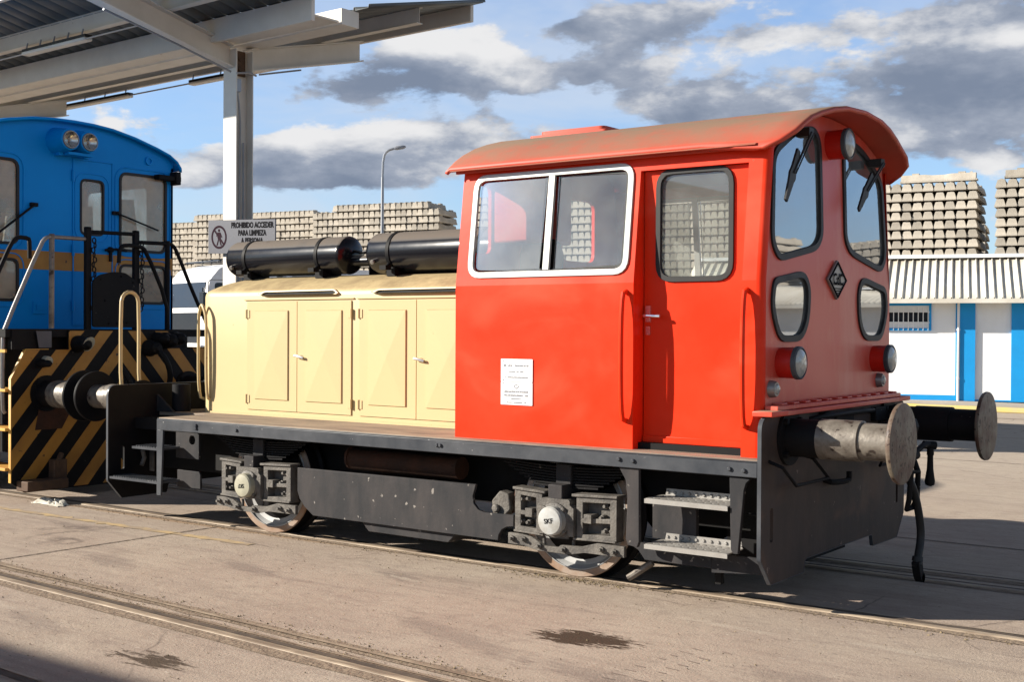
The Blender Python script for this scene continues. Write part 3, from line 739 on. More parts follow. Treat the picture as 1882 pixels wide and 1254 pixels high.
# windscreens ----------------------------------------------------------------
for wn, nm in ((up_win, 'windscreen'), (mir(up_win), 'windscreen'), (lo_win, 'front_window'), (mir(lo_win), 'front_window')):
    fo = MB().frame(inset(wn, -.014), .042, frontfn, .014, -.02).build(nm, 'rubber', RL, bevel=.006)
    MB().plate(inset(wn, .016), [], frontfn, -.004, -.008).build('pane', 'glass_front', fo)
for P0, B0, B1 in (((.03, -.62, 2.985), (.012, -.80, 2.85), (.012, -.985, 2.52)), ((.03, .68, 2.935), (.012, .49, 2.83), (.012, .235, 2.56))):
    P0 = Vector(P0); B0 = Vector(B0); B1 = Vector(B1); mid = B0.lerp(B1, .45)
    w = MB(); w.box(-.06, P0.x, P0.y - .035, P0.y + .035, P0.z - .028, P0.z + .028)
    w.tube([P0, mid + Vector((.014, 0, 0))], .008); w.tube([P0 + Vector((0, .04, 0)), mid + Vector((.014, .035, 0))], .005)
    e = (B1 - B0).normalized(); n_ = Vector((0, e.z, -e.y)); dx = Vector((.014, 0, 0))
    q = [B0 + n_ * .022, B0 - n_ * .022, B0.lerp(B1, .4) - n_ * .034, B0.lerp(B1, .5) - n_ * .048, B0.lerp(B1, .6) - n_ * .034, B1 - n_ * .016, B1 + n_ * .016, B0.lerp(B1, .6) + n_ * .034, B0.lerp(B1, .5) + n_ * .044, B0.lerp(B1, .4) + n_ * .032]
    k = len(q)
    w.add([tuple(p) for p in q] + [tuple(p + dx) for p in q], [tuple(range(k)), tuple(range(2 * k - 1, k - 1, -1))] + [(i, (i + 1) % k, (i + 1) % k + k, i + k) for i in range(k)])
    w.build('wiper', 'rubber', RL)
# head lamps --------------------------------------------------------------------
def lamp(c, r, x0, x1, nm='headlight'):
    w = MB().lathe((x0, *c), (1, 0, 0), [(0, r * .97), (x1 - x0 - .03, r), (x1 - x0 - .03, r)], 28)
    h = w.build(nm, 'red_dark', RL)
    MB().lathe((x1 - .032, *c), (1, 0, 0), [(0, r * 1.02), (.004, r * 1.07), (.028, r * 1.05), (.034, r * .95), (.030, r * .90)], 28, False).build('lamp_rim', 'grey_edge', h)
    MB().lathe((x1 - .004, *c), (1, 0, 0), [(0, r * .90), (.012, r * .72), (.02, r * .4), (.023, .001)], 28).build('lens', 'lens', h)
for y in (-.86, .775): lamp((y, 1.522), .098, -.09, .075)
lamp((-.02, 2.985), .100, -.15, .055)
for y in (-1.01, .86):
    h = MB().lathe((-.06, y, 1.362), (1, 0, 0), [(0, .055), (.03, .05), (.042, .044)], 20).build('marker_lamp', 'emblem', RL)
    MB().lathe((-.02, y, 1.362), (1, 0, 0), [(0, .036), (.012, .026), (.018, .001)], 20).build('lens', 'lens', h)
# diamond emblem
w = MB().plate([(.02, 2.205), (-.15, 2.07), (.02, 1.935), (.19, 2.07)], [], YZ(X1), .0, .018)
em = w.build('emblem', 'emblem', RL, bevel=.003)
w = MB().frame([(.02, 2.195), (-.138, 2.07), (.02, 1.945), (.178, 2.07)], .012, YZ(X1), .018, .024)
fnE = lambda a, b, c: (X1 + .019 + c, .02 + a, 2.07 + b)
w.text('CdC', .11, fnE, 0, .004, fat=.003, sx=.85)
for k, ww in ((0, .05), (1, .035), (2, .02)): w.plate([(.02 - ww, 2.008 - k * .016), (.02 + ww, 2.008 - k * .016), (.02 + ww, 2.014 - k * .016), (.02 - ww, 2.014 - k * .016)], [], YZ(X1), .019, .023)
w.build('emblem_relief', 'ink', em)

# bonnet ---------------------------------------------------------------------
HW = .55; HX = -6.02
def ringpts(d, z):
    hw = HW - d; x0 = HX + d * .8; r = max(.03, .24 - d * .25); n = 9; pts = [(X0, -hw, z)]
    for i in range(n): t = math.pi / 2 * i / (n - 1); pts.append((x0 + r - r * math.sin(t), -hw + r - r * math.cos(t), z))
    for i in range(n): t = math.pi / 2 * (1 - i / (n - 1)); pts.append((x0 + r - r * math.sin(t), hw - r + r * math.cos(t), z))
    pts.append((X0, hw, z)); return pts
lev = [(0, .94), (0, 1.5), (0, 2.005), (.006, 2.032), (.020, 2.052), (.045, 2.070), (.10, 2.098), (.18, 2.130), (.28, 2.160), (.38, 2.182), (.50, 2.195)]
w = MB().grid([ringpts(d, z) for d, z in lev])
w.add(ringpts(.50, 2.195), [tuple(range(20))])
hood = w.build('bonnet', 'cream', RL, smooth=40)
w = MB()
for s in (-1, 1): w.plate([(X0, .925), (HX + .2, .925), (HX + .2, .96), (X0, .96)], [], lambda a, b, c, s=s: (a, s * (HW + c), b), 0, .012)
w.build('bonnet_plinth', 'cream', RL)
def bonnet_door(x0, x1, s, hinge_left, handle=False):
    fn = lambda a, b, c: (a, s * (HW + c), b)
    d = MB().plate([(x0, .998), (x1, .998), (x1, 1.955), (x0, 1.955)], [], fn, -.002, .010)
    # pressed panel: pyramid facets with a crisp border
    mx = (x1 - x0 - .43) / 2
    a0, a1 = (x0 + .105, x1 - .10) ; b0, b1 = 1.09, 1.876
    e = .005
    q = [(a0, b0), (a1, b0), (a1, b1), (a0, b1)]; qi = [(a0 + e, b0 + e), (a1 - e, b0 + e), (a1 - e, b1 - e), (a0 + e, b1 - e)]
    vs = [fn(x, z, .0102) for x, z in q] + [fn(x, z, .020) for x, z in qi] + [fn((a0 + a1) / 2, (b0 + b1) / 2, .029)]
    d.add(vs, [(0, 1, 5, 4), (1, 2, 6, 5), (2, 3, 7, 6), (3, 0, 4, 7), (4, 5, 8), (5, 6, 8), (6, 7, 8), (7, 4, 8)])
    do = d.build('bonnet_door', 'cream', RL, smooth=0, recalc=True)
    hx = x0 - .004 if hinge_left else x1 + .004
    for z in (1.09, 1.845):
        hg = MB(); hg.cyl(fn(hx, z - .04, .014), fn(hx, z + .04, .014), .010, n=8)
        sg = 1 if hinge_left else -1
        hg.plate([(hx, z - .035), (hx + sg * .038, z - .035), (hx + sg * .038, z + .035), (hx, z + .035)], [], fn, .010, .015)
        hg.build('hinge', 'cream', do)
    if handle:
        hb = MB(); hb.cyl(fn(x0 + .045, 1.476, .008), fn(x0 + .045, 1.476, .034), .018, .014, 12)
        hb.tube([fn(x0 - .005, 1.484, .036), fn(x0 + .045, 1.478, .040), fn(x0 + .10, 1.465, .036)], .012, 8)
        hb.build('door_handle', 'chrome', do)
for s in (-1, 1):
    bonnet_door(-5.292, -4.663, s, True); bonnet_door(-4.655, -4.022, s, False, True)
    bonnet_door(-3.928, -3.312, s, True); bonnet_door(-3.304, -2.66, s, False, True)
    for (a, b) in ((-5.33, -3.99), (-3.96, X0)):
        MB().plate([(a, 1.966), (b, 1.966), (b, 1.978), (a, 1.978)], [], lambda p, q, c, s=s: (p, s * (HW + c), q), -.004, .012).build('door_drip_rail', 'cream', RL, bevel=.003)
    for (a, b) in ((-5.15, -4.16), (-3.80, -2.6)):
        o_ = [(a, 2.022), (a + .09, 2.002), (b - .05, 2.002), (b, 2.020), (b - .06, 2.052), (a + .09, 2.048)]
        fn = lambda p, q, c, s=s: (p, s * (HW + c - max(0, q - 2.015) * .35), q)
        v = MB().frame(rnd(o_, .02), .011, fn, -.01, .022).build('air_slot', 'cream', RL, bevel=.003)
        MB().plate(inset(rnd(o_, .02), .010), [], fn, -.01, .006).build('slot_shade', 'black_dull', v)  # black plate stands in for the shade inside the slot
    # handrail on the rounded corner
    t = MB().tube([(-5.80, s * (HW - .01), 1.06), (-5.80, s * (HW + .045), 1.085), (-5.80, s * (HW + .045), 1.80), (-5.825, s * (HW + .045), 1.88), (-5.875, s * (HW + .035), 1.945), (-5.925, s * (HW + .02), 1.88), (-5.95, s * (HW + .01), 1.80), (-5.95, s * (HW + .01), 1.085), (-5.94, s * (HW - .06), 1.06)], .014, 8, smooth=2)
    t.build('grab_rail', 'cream', RL)
# the two tanks on the bonnet ------------------------------------------------
def tank(x0, x1, y, z, r):
    L = x1 - x0
    t = MB().lathe((x0, y, z), (1, 0, 0), [(0, r * .45), (.012, r * .72), (.035, r * .90), (.075, r), (L - .085, r), (L - .07, r * 1.02), (L - .05, r * .985), (L - .03, r * .80), (L - .012, r * .5), (L, r * .1)], 40).build('air_tank', 'black_gloss', RL)
    for x in (x0 + .27, x1 - .34):
        s = MB().lathe((x, y, z), (1, 0, 0), [(0, r * .9), (0, r + .006), (.035, r + .006), (.035, r * .9)], 40)
        s.box(x - .03, x + .065, y - r * .7, y + r * .7, 2.165, z - r * .62); s.tube([(x + .018, y - r * .8, z - r * .55), (x + .018, y - r * 1.05, z - r * .8)], .014, 8); s.box(x - .02, x + .05, y - r - .05, y - r + .02, z - r * .9, z - r * .68)
        s.build('tank_strap', 'black', t)
    s = MB().lathe((x0 + .12, y - r * .90, z - .08), (0, -1, -.35), [(0, .02), (.02, .02), (.022, .01)], 12); s.build('drain_plug', 'emblem', t)
tank(-5.91, -4.37, -.15, 2.365, .166); tank(-4.13, -2.56, -.15, 2.37, .172)
w = MB(); w.cyl((-4.40, -.15, 2.31), (-4.10, -.15, 2.31), .048); w.tube([(-4.38, -.15, 2.40), (-4.30, -.15, 2.385), (-4.2, -.15, 2.40), (-4.12, -.15, 2.39)], .014)
w.build('connecting_pipe', 'black_gloss', RL)
w = MB(); w.box(-4.45, -3.0, .10, .45, 2.15, 2.36); w.build('air_filter_box', 'black', RL, bevel=.03)

# running plate, frame ----------------------------------------------------------
w = MB(); w.plate([(-6.31, -.72), (-5.64, -.72), (-5.64, -1.25), (-.02, -1.25), (-.02, 1.25), (-5.64, 1.25), (-5.64, .72), (-6.31, .72)], [], XY(.905), 0, .038); w.build('running_plate', 'deck', RL, bevel=.006)
for s in (-1, 1):
    fn = lambda a, b, c, s=s: (a, s * (1.27 - c), b)
    ch = MB().plate([(-5.64, .838), (-.025, .838), (-.025, .928), (-5.64, .928)], [], fn, 0, .019)
    ch.plate([(-5.64, .929), (-.025, .929), (-.025, .937), (-5.64, .937)], [], fn, .004, .05)
    for (x, z) in [(-.985, .89), (-.88, .885), (-.205, .882), (-.11, .878), (-5.12, .875), (-5.12, .90), (-4.62, .885), (-2.5, .89), (-2.47, .89)]:
        ch.lathe(fn(x, z, 0), (0, s, 0), [(0, .016), (.010, .016), (.014, .010)], 6)
    ch.plate([(-5.64, .27), (-5.585, .27), (-5.555, .838), (-5.64, .838)], [], fn, 0, .019)
    ch.build('edge_channel', 'grey_edge', RL, bevel=.006)
    # side frame plates
    fi = lambda a, b, c, s=s: (a, s * (1.12 - c), b)
    arcL = [(-4.07, .607), (-4.07, .42), (-4.045, .36), (-3.99, .30), (-3.93, .262), (-3.895, .238)]
    body = arcL + [(-2.066, .232), (-2.06, .27), (-2.03, .315), (-1.985, .338), (-1.93, .345), (-1.93, .424), (-2.19, .419), (-2.245, .435), (-2.285, .475), (-2.292, .53), (-2.266, .612)]
    sp = MB().plate(body, [], fi, 0, .025)
    sp.plate([(-1.03, .37), (-1.0, .325), (-.93, .29), (-.88, .23), (-.40, .23), (-.40, .34), (-1.0, .34)], [], fi, .002, .025)
    sp.plate([(-.40, .205), (-.03, .235), (-.03, .33), (-.40, .33)], [], fi, .0, .025)
    sp.build('side_frame', 'grey_frame', RL, bevel=.004)
    sp = MB().plate([(-3.41, .235), (-2.48, .228), (-2.55, .160), (-3.335, .163)], [], lambda a, b, c, s=s: (a, s * (1.08 - c), b), 0, .5)
    sp.build('fuel_tank', 'grey_frame', RL, bevel=.005)
    # step brackets and treads at the cab
    br = MB(); br.plate([(-1.0, .838), (-.95, .76), (-.935, .65), (-.945, .38), (-.93, .34), (-.86, .33), (-.845, .37), (-.85, .838)], [], fn, .02, .05)
    br.build('step_bracket', 'grey_frame', RL, bevel=.004)
    br = MB().plate([(-.216, .836), (-.205, .39), (-.19, .365), (-.155, .365), (-.118, .76), (-.105, .80), (-.08, .825)], [], fn, .02, .05)
    br.build('step_bracket', 'grey_frame', RL, bevel=.004)
    MB().box(-.88, -.56, min(s * 1.02, s * .98), max(s * 1.02, s * .98), .36, .60).build('step_box', 'grey_frame', RL, bevel=.004)
    def tread(x0, x1, y0, y1, z):
        t = MB(); a, b = min(s * y0, s * y1), max(s * y0, s * y1)
        o_ = rnd([(x0, a), (x1, a), (x1, b), (x0, b)], .02)
        holes = []
        nx = int((x1 - x0) / .052)
        for i in range(nx):
            for j in range(3):
                cx = x0 + .035 + i * .052; cy = a + .045 + j * (b - a - .09) / 2
                if cx < x1 - .025: holes.append([(cx + .013 * math.cos(q), cy + .013 * math.sin(q)) for q in [k * math.pi / 3 for k in range(6)]])
        t.plate(o_, holes, XY(z), 0, .008)
        yb = s * y1
        t.plate([(x0 + .02, z), (x1 - .01, z), (x1 - .02, z + .05), (x0 + .03, z + .05)], [], lambda p, q, c: (p, yb - s * c, q), 0, .006)
        for i in range(nx): t.lathe((x0 + .04 + i * .052, yb + s * .003, z + .027), (0, s, 0), [(0, .012), (.006, .008)], 8)
        t.plate([(x0, z - .022), (x1, z - .022), (x1, z + .006), (x0, z + .006)], [], lambda p, q, c: (p, s * y0 - s * c, q), -.004, .003)
        t.build('step_tread', 'tread', RL, smooth=20)
    tread(-.80, -.22, 1.262, 1.03, .645); tread(-.80, -.22, 1.262, 1.03, .355)
    t = MB(); t.tube([(-.14, s * 1.15, .60), (-.05, s * 1.15, .60), (-.05, s * 1.15, .615)], .008); t.build('step_stay', 'black', RL)
    def rtread(x0, x1, z):
        t = MB().box(x0, x1, min(s * 1.262, s * 1.02), max(s * 1.262, s * 1.02), z - .02, z)
        k = 0; x = x0 + .03
        while x < x1 - .02: t.box(x, x + .012, min(s * 1.24, s * 1.05), max(s * 1.24, s * 1.05), z, z + .009); x += .034
        t.build('step_tread', 'grey_edge', RL)
    rtread(-6.31, -5.64, .385); rtread(-5.99, -5.64, .675)
    q = MB().plate([(-5.72, .57), (-5.41, .57), (-5.41, .83), (-5.72, .83)], [[(-5.50 + .04 * math.cos(i * .6283), .735 + .042 * math.sin(i * .6283)) for i in range(10)]], lambda a, b, c: (a, s * (1.0 - c), b), 0, .02)
    q.plate([(-5.70, .315), (-5.39, .315), (-5.39, .44), (-5.41, .466), (-5.70, .466)], [], lambda a, b, c: (a, s * (1.0 - c), b), 0, .02)
    q.build('frame_bracket', 'grey_frame', RL, bevel=.004)
    tubeb = MB().cyl((-3.64, s * .92, .69), (-2.55, s * .92, .69), .085, n=18); tubeb.cyl((-3.66, s * .92, .70), (-3.64, s * .92, .70), .095); tubeb.build('exhaust_pipe', 'rust', RL)
    g_ = MB().plate([(-2.16, .40), (-2.05, .40), (-2.0, .45), (-2.02, .56), (-2.10, .575), (-2.17, .50)], [], lambda a, b, c: (a, s * (1.06 - c), b), 0, .09); g_.cyl((-2.12, s * 1.06, .45), (-2.12, s * 1.09, .45), .03); g_.build('brake_slack_adjuster', 'cast_iron', RL, bevel=.01)
    g_ = MB().plate([(-2.02, .42), (-1.965, .42), (-1.955, .56), (-1.99, .60)], [], lambda a, b, c: (a, s * (1.02 - c), b), 0, .04); g_.build('rusty_lug', 'rust', RL)
w = MB(); w.box(-6.30, -.03, -.70, .70, .42, .90); w.box(-6.30, -.03, -1.0, 1.0, .80, .90); w.build('main_frame', 'black_dull', RL)
# wheels, axle boxes and springs ---------------------------------------------------
for wx in (-1.555, -4.60):
    MB().cyl((wx, -.75, .455), (wx, .75, .455), .08).build('axle', 'black_dull', RL)
    for s in (-1, 1):
        y0 = s * .775
        whl = MB().lathe((wx, y0, .455), (0, s, 0), [(0, .30), (.02, .36), (.05, .37), (.075, .33), (.085, .14), (.12, .13), (.125, .02)], 48).build('wheel', 'black', RL)
        MB().lathe((wx, y0 - s * .03, .455), (0, s, 0), [(0, .36), (0, .482), (.022, .485), (.035, .458), (.136, .454)], 64, False).build('wheel_flange', 'black', whl)  # flange and tread blackened: the shade behind the springs is in the colour
        MB().lathe((wx, y0 - s * .03, .455), (0, s, 0), [(.136, .454), (.145, .453), (.150, .446), (.150, .405), (.144, .40), (.09, .375), (.09, .34)], 64, False).build('tyre', 'tyre', whl)
        MB().lathe((wx, y0 + s * .05, .455), (0, s, 0), [(.02, .33), (.030, .372), (.055, .392), (.064, .402), (.070, .402), (.072, .394)], 64, False).build('wheel_rim', 'rim_bright', whl)
        fi = lambda a, b, c, s=s, wx=wx: (wx + a, s * (1.12 + c), b)
        # horn block casting
        for sg in (-1, 1):
            hb = MB()
            x_in, x_out = (.16, .475) if sg > 0 else (.12, .35)
            P = lambda a, b: (sg * a, b)
            hb.plate([P(x_in, .315), P(x_out, .325), P(x_out, .61), P(x_in, .60)], [[P(x_in + .05, .46), P(x_out - .05, .47), P(x_out - .05, .575), P(x_in + .05, .565)], [P(x_in + .05, .35), P(x_out - .05, .36), P(x_out - .05, .44), P(x_in + .05, .43)]], fi, -.07, .02)
            hb.plate([P(x_in + .02, .33), P(x_out - .02, .335), P(x_out - .02, .60), P(x_in + .02, .59)], [], fi, -.09, -.055)
            hb.plate([P(x_in - .03, .60), P(x_out + .01, .612), P(x_out + .01, .630), P(x_in - .03, .618)], [], fi, -.08, .035)
            hb.plate([P(x_in - .02, .31), P(x_out, .318), P(x_out, .332), P(x_in - .02, .325)], [], fi, -.08, .035)
            for (a, b) in ((x_out - .10, .55), (x_out - .05, .545), (x_out - .10, .385), (x_out - .05, .39), (x_out - .13, .47)):
                hb.lathe(fi(sg * a, b, -.06), (0, s, 0), [(0, .020), (.055, .020), (.055, .013), (.078, .013)], 6)
            hb.box(wx + sg * (x_in + .10) - .03, wx + sg * (x_in + .10) + .03, min(s * 1.06, s * 1.16), max(s * 1.06, s * 1.16), .43, .49)
            hb.build('horn_block', 'cast_iron', RL, bevel=.004)
        ab = MB().plate(rr(-.115, .115, .32, .575, .02), [], fi, -.15, .035)
        ab.plate([(-.14, .33), (-.09, .33), (-.075, .42), (-.09, .52), (-.14, .52)], [], fi, -.02, .05); ab.plate([(.115, .33), (.155, .33), (.155, .52), (.125, .54), (.095, .44)], [], fi, -.02, .05)
        for q in range(4): ab.lathe(fi(.105 * math.cos(.8 + q * 1.571), .43 + .105 * math.sin(.8 + q * 1.571), .03), (0, s, 0), [(0, .017), (.03, .017), (.035, .01)], 8)
        ab.lathe(fi(0, .43, .02), (0, s, 0), [(0, .118), (.028, .118), (.034, .108)], 32)
        axb = ab.build('axle_box', 'cast_iron', RL, bevel=.004)
        cp = MB().lathe(fi(0, .43, .045), (0, s, 0), [(0, .100), (.055, .098), (.066, .088), (.072, .06), (.074, .001)], 36).build('bearing_cap', 'cap_paint' if wx > -3 else 'cap_cream', axb)
        t = MB(); ang = R_(8) if wx > -3 else R_(186)
        tf = lambda a, b, c, s=s, wx=wx, ang=ang: (wx - s * (a * math.cos(ang) - b * math.sin(ang)), s * (1.12 + .119 + c), .43 + a * math.sin(ang) + b * math.cos(ang))
        t.text('SKF', .046, tf, 0, .0015, fat=.001); t.build('lettering', 'ink', cp, smooth=0)
        # tie bar under the box
        tb = MB().plate([(-.40, .305), (-.40, .228), (-.27, .228), (-.15, .205), (.11, .205), (.23, .230), (.54, .232), (.54, .305), (.33, .305), (.20, .268), (.04, .262), (.02, .245), (-.10, .245), (-.20, .295), (-.28, .305)], [], fi, .0, .03)
        for a, b in ((-.36, .268), (-.26, .272), (-.13, .24), (.07, .235), (.37, .268), (.47, .262)): tb.lathe(fi(a, b, .028), (0, s, 0), [(0, .022), (.018, .022), (.018, .012), (.04, .012)], 6)
        tb.tube([fi(-.12, .30, -.01), fi(-.12, .22, -.01)], .012); tb.tube([fi(.12, .30, -.01), fi(.12, .22, -.01)], .012)
        tb.build('tie_bar', 'cast_iron', RL, bevel=.004)
        # leaf spring and its buckle
        sp = MB()
        for k in range(8):
            hl = .26 + k * .045; z = .635 + k * .019
            rows = []
            for i in range(9):
                a = -hl + 2 * hl * i / 8; zz = z + .035 * (a / .6) ** 2
                rows.append([fi(a, zz, -.20), fi(a, zz, -.09), fi(a, zz + .013, -.09), fi(a, zz + .013, -.20)])
            sp.grid(rows, closed_u=True)
        sp.build('leaf_spring', 'black', RL, smooth=20)
        sb = MB().plate([(-.065, .572), (.05, .572), (.05, .668), (-.065, .668)], [], fi, -.21, .03); sb.box(wx - .07, wx + .055, min(s * .91, s * 1.05), max(s * .91, s * 1.05), .66, .80)
        sb.build('spring_buckle', 'grey_frame', RL, bevel=.006)
MB().tube([(-.90, -.98, .19), (-1.06, -1.02, .075)], .024).build('sand_pipe', 'bare_steel', RL)
MB().tube([(-.90, .98, .19), (-1.06, 1.02, .075)], .024).build('sand_pipe', 'bare_steel', RL)
w = MB(); w.box(-.55, -.2, -.6, .6, .15, .42); w.box(-.46, -.42, -.95, -.9, .10, .22); w.build('brake_rigging', 'black_dull', RL)

# buffer beams ------------------------------------------------------------------------
def beam_poly():
    h = [(-1.268, 1.13), (-1.268, .345), (-1.12, .176), (-.622, .178), (-.60, .25), (-.07, .268)]
    return rnd([(-1.268, 1.20), (-1.268, .345), (-1.12, .176), (-.622, .178), (-.597, .262), (.597, .262), (.622, .178), (1.12, .176), (1.268, .345), (1.268, 1.20)],
               [.09, .01, .01, .01, .02, .02, .01, .01, .01, .09])
slots = [rnd([(y - .022, .435), (y + .022, .435), (y + .022, .645), (y - .022, .645)], .02) for y in (-1.115, 1.115)]
for nm, xa, xb in (('front', -.022, 0.0), ('rear', -6.345, -6.323)):
    w = MB().plate(beam_poly(), slots, YZ(0), xa, xb).build('buffer_beam', 'end_plate' if nm == 'front' else 'black', RL, bevel=.003)
    w2 = MB().frame(inset(beam_poly(), -.0025), .004, YZ(0), xa - .002, xb + .0015).build('beam_edge', 'grey_edge', w)
def buffer(xf, s, y, in_steel):
    b = MB().lathe((xf, y, 1.06), (s, 0, 0), [(0, .175), (.02, .175), (.02, .118), (.24, .118)], 36)
    for q in range(4): b.lathe((xf, y + .145 * math.cos(.785 + q * 1.571), 1.06 + .145 * math.sin(.785 + q * 1.571)), (s, 0, 0), [(0, .02), (.045, .02)], 6)
    bo = b.build('buffer', 'black', RL)
    MB().lathe((xf + s * .22, y, 1.06), (s, 0, 0), [(0, .119), (.0, .124), (.255, .124), (.258, .118), (.258, .10)], 36).build('buffer_sleeve', 'bare_steel' if in_steel else 'black', bo)
    MB().lathe((xf + s * .44, y, 1.06), (s, 0, 0), [(0, .112), (.26, .112)], 36).build('buffer_ram', 'bare_steel' if in_steel else 'black', bo)
    MB().lathe((xf + s * .695, y, 1.06), (s, 0, 0), [(0, .08), (.0, .236), (.012, .242), (.026, .240), (.032, .20), (.036, .001)], 48).build('buffer_head', 'buffer_face' if s > 0 else 'black', bo)
for y in (-.875, .885):
    buffer(0, 1, y, y < 0); buffer(-6.345, -1, y, True)  # far front buffer has a black sleeve and ram
# draw gear
w = MB(); w.box(0, .03, -.16, .16, .90, 1.16); w.cyl((0, 0, 1.04), (.22, 0, 1.04), .045)
w.plate([(.16, 1.0), (.42, .985), (.50, 1.02), (.52, 1.10), (.50, 1.15), (.455, 1.15), (.44, 1.085), (.38, 1.07), (.33, 1.13), (.22, 1.10), (.16, 1.085)], [], lambda a, b, c: (a, c, b), -.03, .03)
dh = w.build('draw_hook', 'black', RL, bevel=.008)
w = MB(); w.tube([(.42, -.07, 1.10), (.44, -.075, .95), (.50, -.06, .80), (.50, .06, .80), (.44, .075, .95), (.42, .07, 1.10)], .020, 10, closed=True, smooth=0)
w.cyl((.46, -.11, .90), (.46, .14, .90), .032); w.tube([(.50, -.07, .80), (.49, -.08, .62), (.47, -.06, .56), (.47, .06, .56), (.49, .08, .62), (.50, .07, .80)], .018, 10)
w.build('screw_coupling', 'black', dh)
w = MB(); w.tube([(.46, .05, .90), (.48, .22, .955), (.49, .325, .96), (.495, .335, .92)], .020, 10); w.lathe((.495, .335, .93), (0, -.03, -1), [(0, .022), (.04, .024), (.05, .019), (.14, .022), (.22, .034), (.245, .030), (.255, .01)], 14)
w.cyl((.46, .30, .955), (.52, .36, .95), .028)
w.build('coupling_handle', 'black', dh)
# brake hose
w = MB(); w.tube([(-.0, -.18, .90), (.25, -.17, .93), (.42, -.13, .88), (.50, -.06, .74), (.50, .06, .58), (.50, .13, .43), (.50, .135, .33), (.50, .07, .215)], .026, 12, smooth=2)
w.lathe((.50, .075, .235), (0, -.25, -1), [(0, .034), (.03, .036), (.03, .029), (.05, .03)], 12)
hs = w.build('brake_hose', 'rubber', RL)
w = MB(); w.plate(rnd([(.02, .20), (.09, .215), (.12, .13), (.155, .085), (.13, .055), (.09, .075), (.055, .12)], .012), [], lambda a, b, c: (.50 + c, a, b), -.025, .025); w.tube([(.50, .01, .185), (.50, .07, .19)], .014); w.lathe((.475, .125, .09), (1, 0, 0), [(0, .032), (.05, .032)], 12)
w.build('hose_coupling', 'black', hs)
for s in (-1, 1):
    MB().tube([(.0, s * 1.16, .93), (.09, s * 1.16, .90), (.10, s * .98, .775), (.10, s * .47, .775), (.09, s * .70, .92), (0, s * .70, .94)], .011, 8).build('shunter_handrail', 'black', RL)
w = MB(); w.tube([(0, -.30, .74), (.06, -.30, .725), (.07, -.05, .715), (.07, -.03, .735), (.07, -.035, .775)], .019, 8, smooth=1); w.build('lamp_iron', 'black', RL)
w = MB(); w.tube([(.0, -.55, 1.15), (.06, -.45, 1.17), (.06, .45, 1.17), (0, .55, 1.15)], .018, 8, smooth=1); w.box(0, .04, .55, .8, 1.08, 1.18); w.box(0, .05, -.4, -.25, 1.05, 1.19); w.build('air_pipe', 'black', RL, bevel=.004)
# rear: inverted U rail, triangle gusset, cover box
MB().tube([(-6.37, -1.035, 1.02), (-6.46, -1.035, 1.10), (-6.46, -1.035, 1.94), (-6.46, -1.01, 2.02), (-6.46, -.935, 2.055), (-6.46, -.86, 2.02), (-6.46, -.835, 1.94), (-6.46, -.835, 1.10), (-6.37, -.835, 1.02)], .017, 10, smooth=1).build('grab_rail', 'cream', RL)
w = MB(); w.box(-6.33, -6.05, -.18, .6, 1.19, 1.215); w.plate(rr(-6.30, -6.08, -.12, .45, .02), [], XY(1.215), 0, .03); w.build('beam_top_cover', 'grey_edge', RL, bevel=.006)
w = MB(); w.add([(-6.32, -.74, 1.10), (-6.32, -.74, .945), (-6.08, -.74, .945), (-6.32, -.715, 1.10), (-6.32, -.715, .945), (-6.08, -.715, .945)], [(0, 1, 2), (3, 5, 4), (0, 2, 5, 3), (1, 4, 5, 2), (0, 3, 4, 1)]); w.build('gusset', 'grey_frame', RL)
w = MB().cyl((-6.14, -.60, .94), (-6.14, -.60, 1.195), .085, n=24); w.build('sand_box', 'black', RL)
w = MB(); w.tube([(-6.25, -.95, .60), (-6.25, -.93, .53), (-6.25, -.96, .46)], .02); w.plate([(-6.28, .40), (-6.22, .40), (-6.22, .60), (-6.28, .62)], [], lambda a, b, c: (a, -.85 + c, b), 0, .01); w.build('rear_hooks', 'cast_iron', RL)

# ------------------------------------------------------------------ the blue locomotive behind it, facing the same way
BL = thing('blue_locomotive', 'big blue locomotive with ochre band and yellow and black striped front', 'locomotive', (-11, 0, 0))
CX = -8.75
BROOF = [(0, 3.978), (.25, 3.972), (.5, 3.95), (.8, 3.893), (1.1, 3.812), (1.28, 3.752), (1.38, 3.69), (1.435, 3.62), (1.44, 3.57)]
def broofz(y):
    y = abs(y)
    for (a, za), (b, zb) in zip(BROOF, BROOF[1:]):
        if y <= b: return za + (zb - za) * (y - a) / (b - a)
    return BROOF[-1][1]
bx = lambda a, b, c: (CX + c, a, b)
bw1 = rr(.64, 1.265, 2.60, 3.47, .09); bw0 = mir(bw1)
bl1 = rr(.64, 1.265, 2.005, 2.425, .07); bl0 = mir(bl1)
bdw = rr(.125, .41, 2.75, 3.345, .06)
n = 24
out = [(1.375, 1.70)] + [(y, broofz(y) - .02) for y in [1.375 - 2.75 * i / n for i in range(n + 1)]] + [(-1.375, 1.70)]
w = MB().plate(out, [bw1, bw0, bl1, bl0, bdw], bx, -.03, 0)
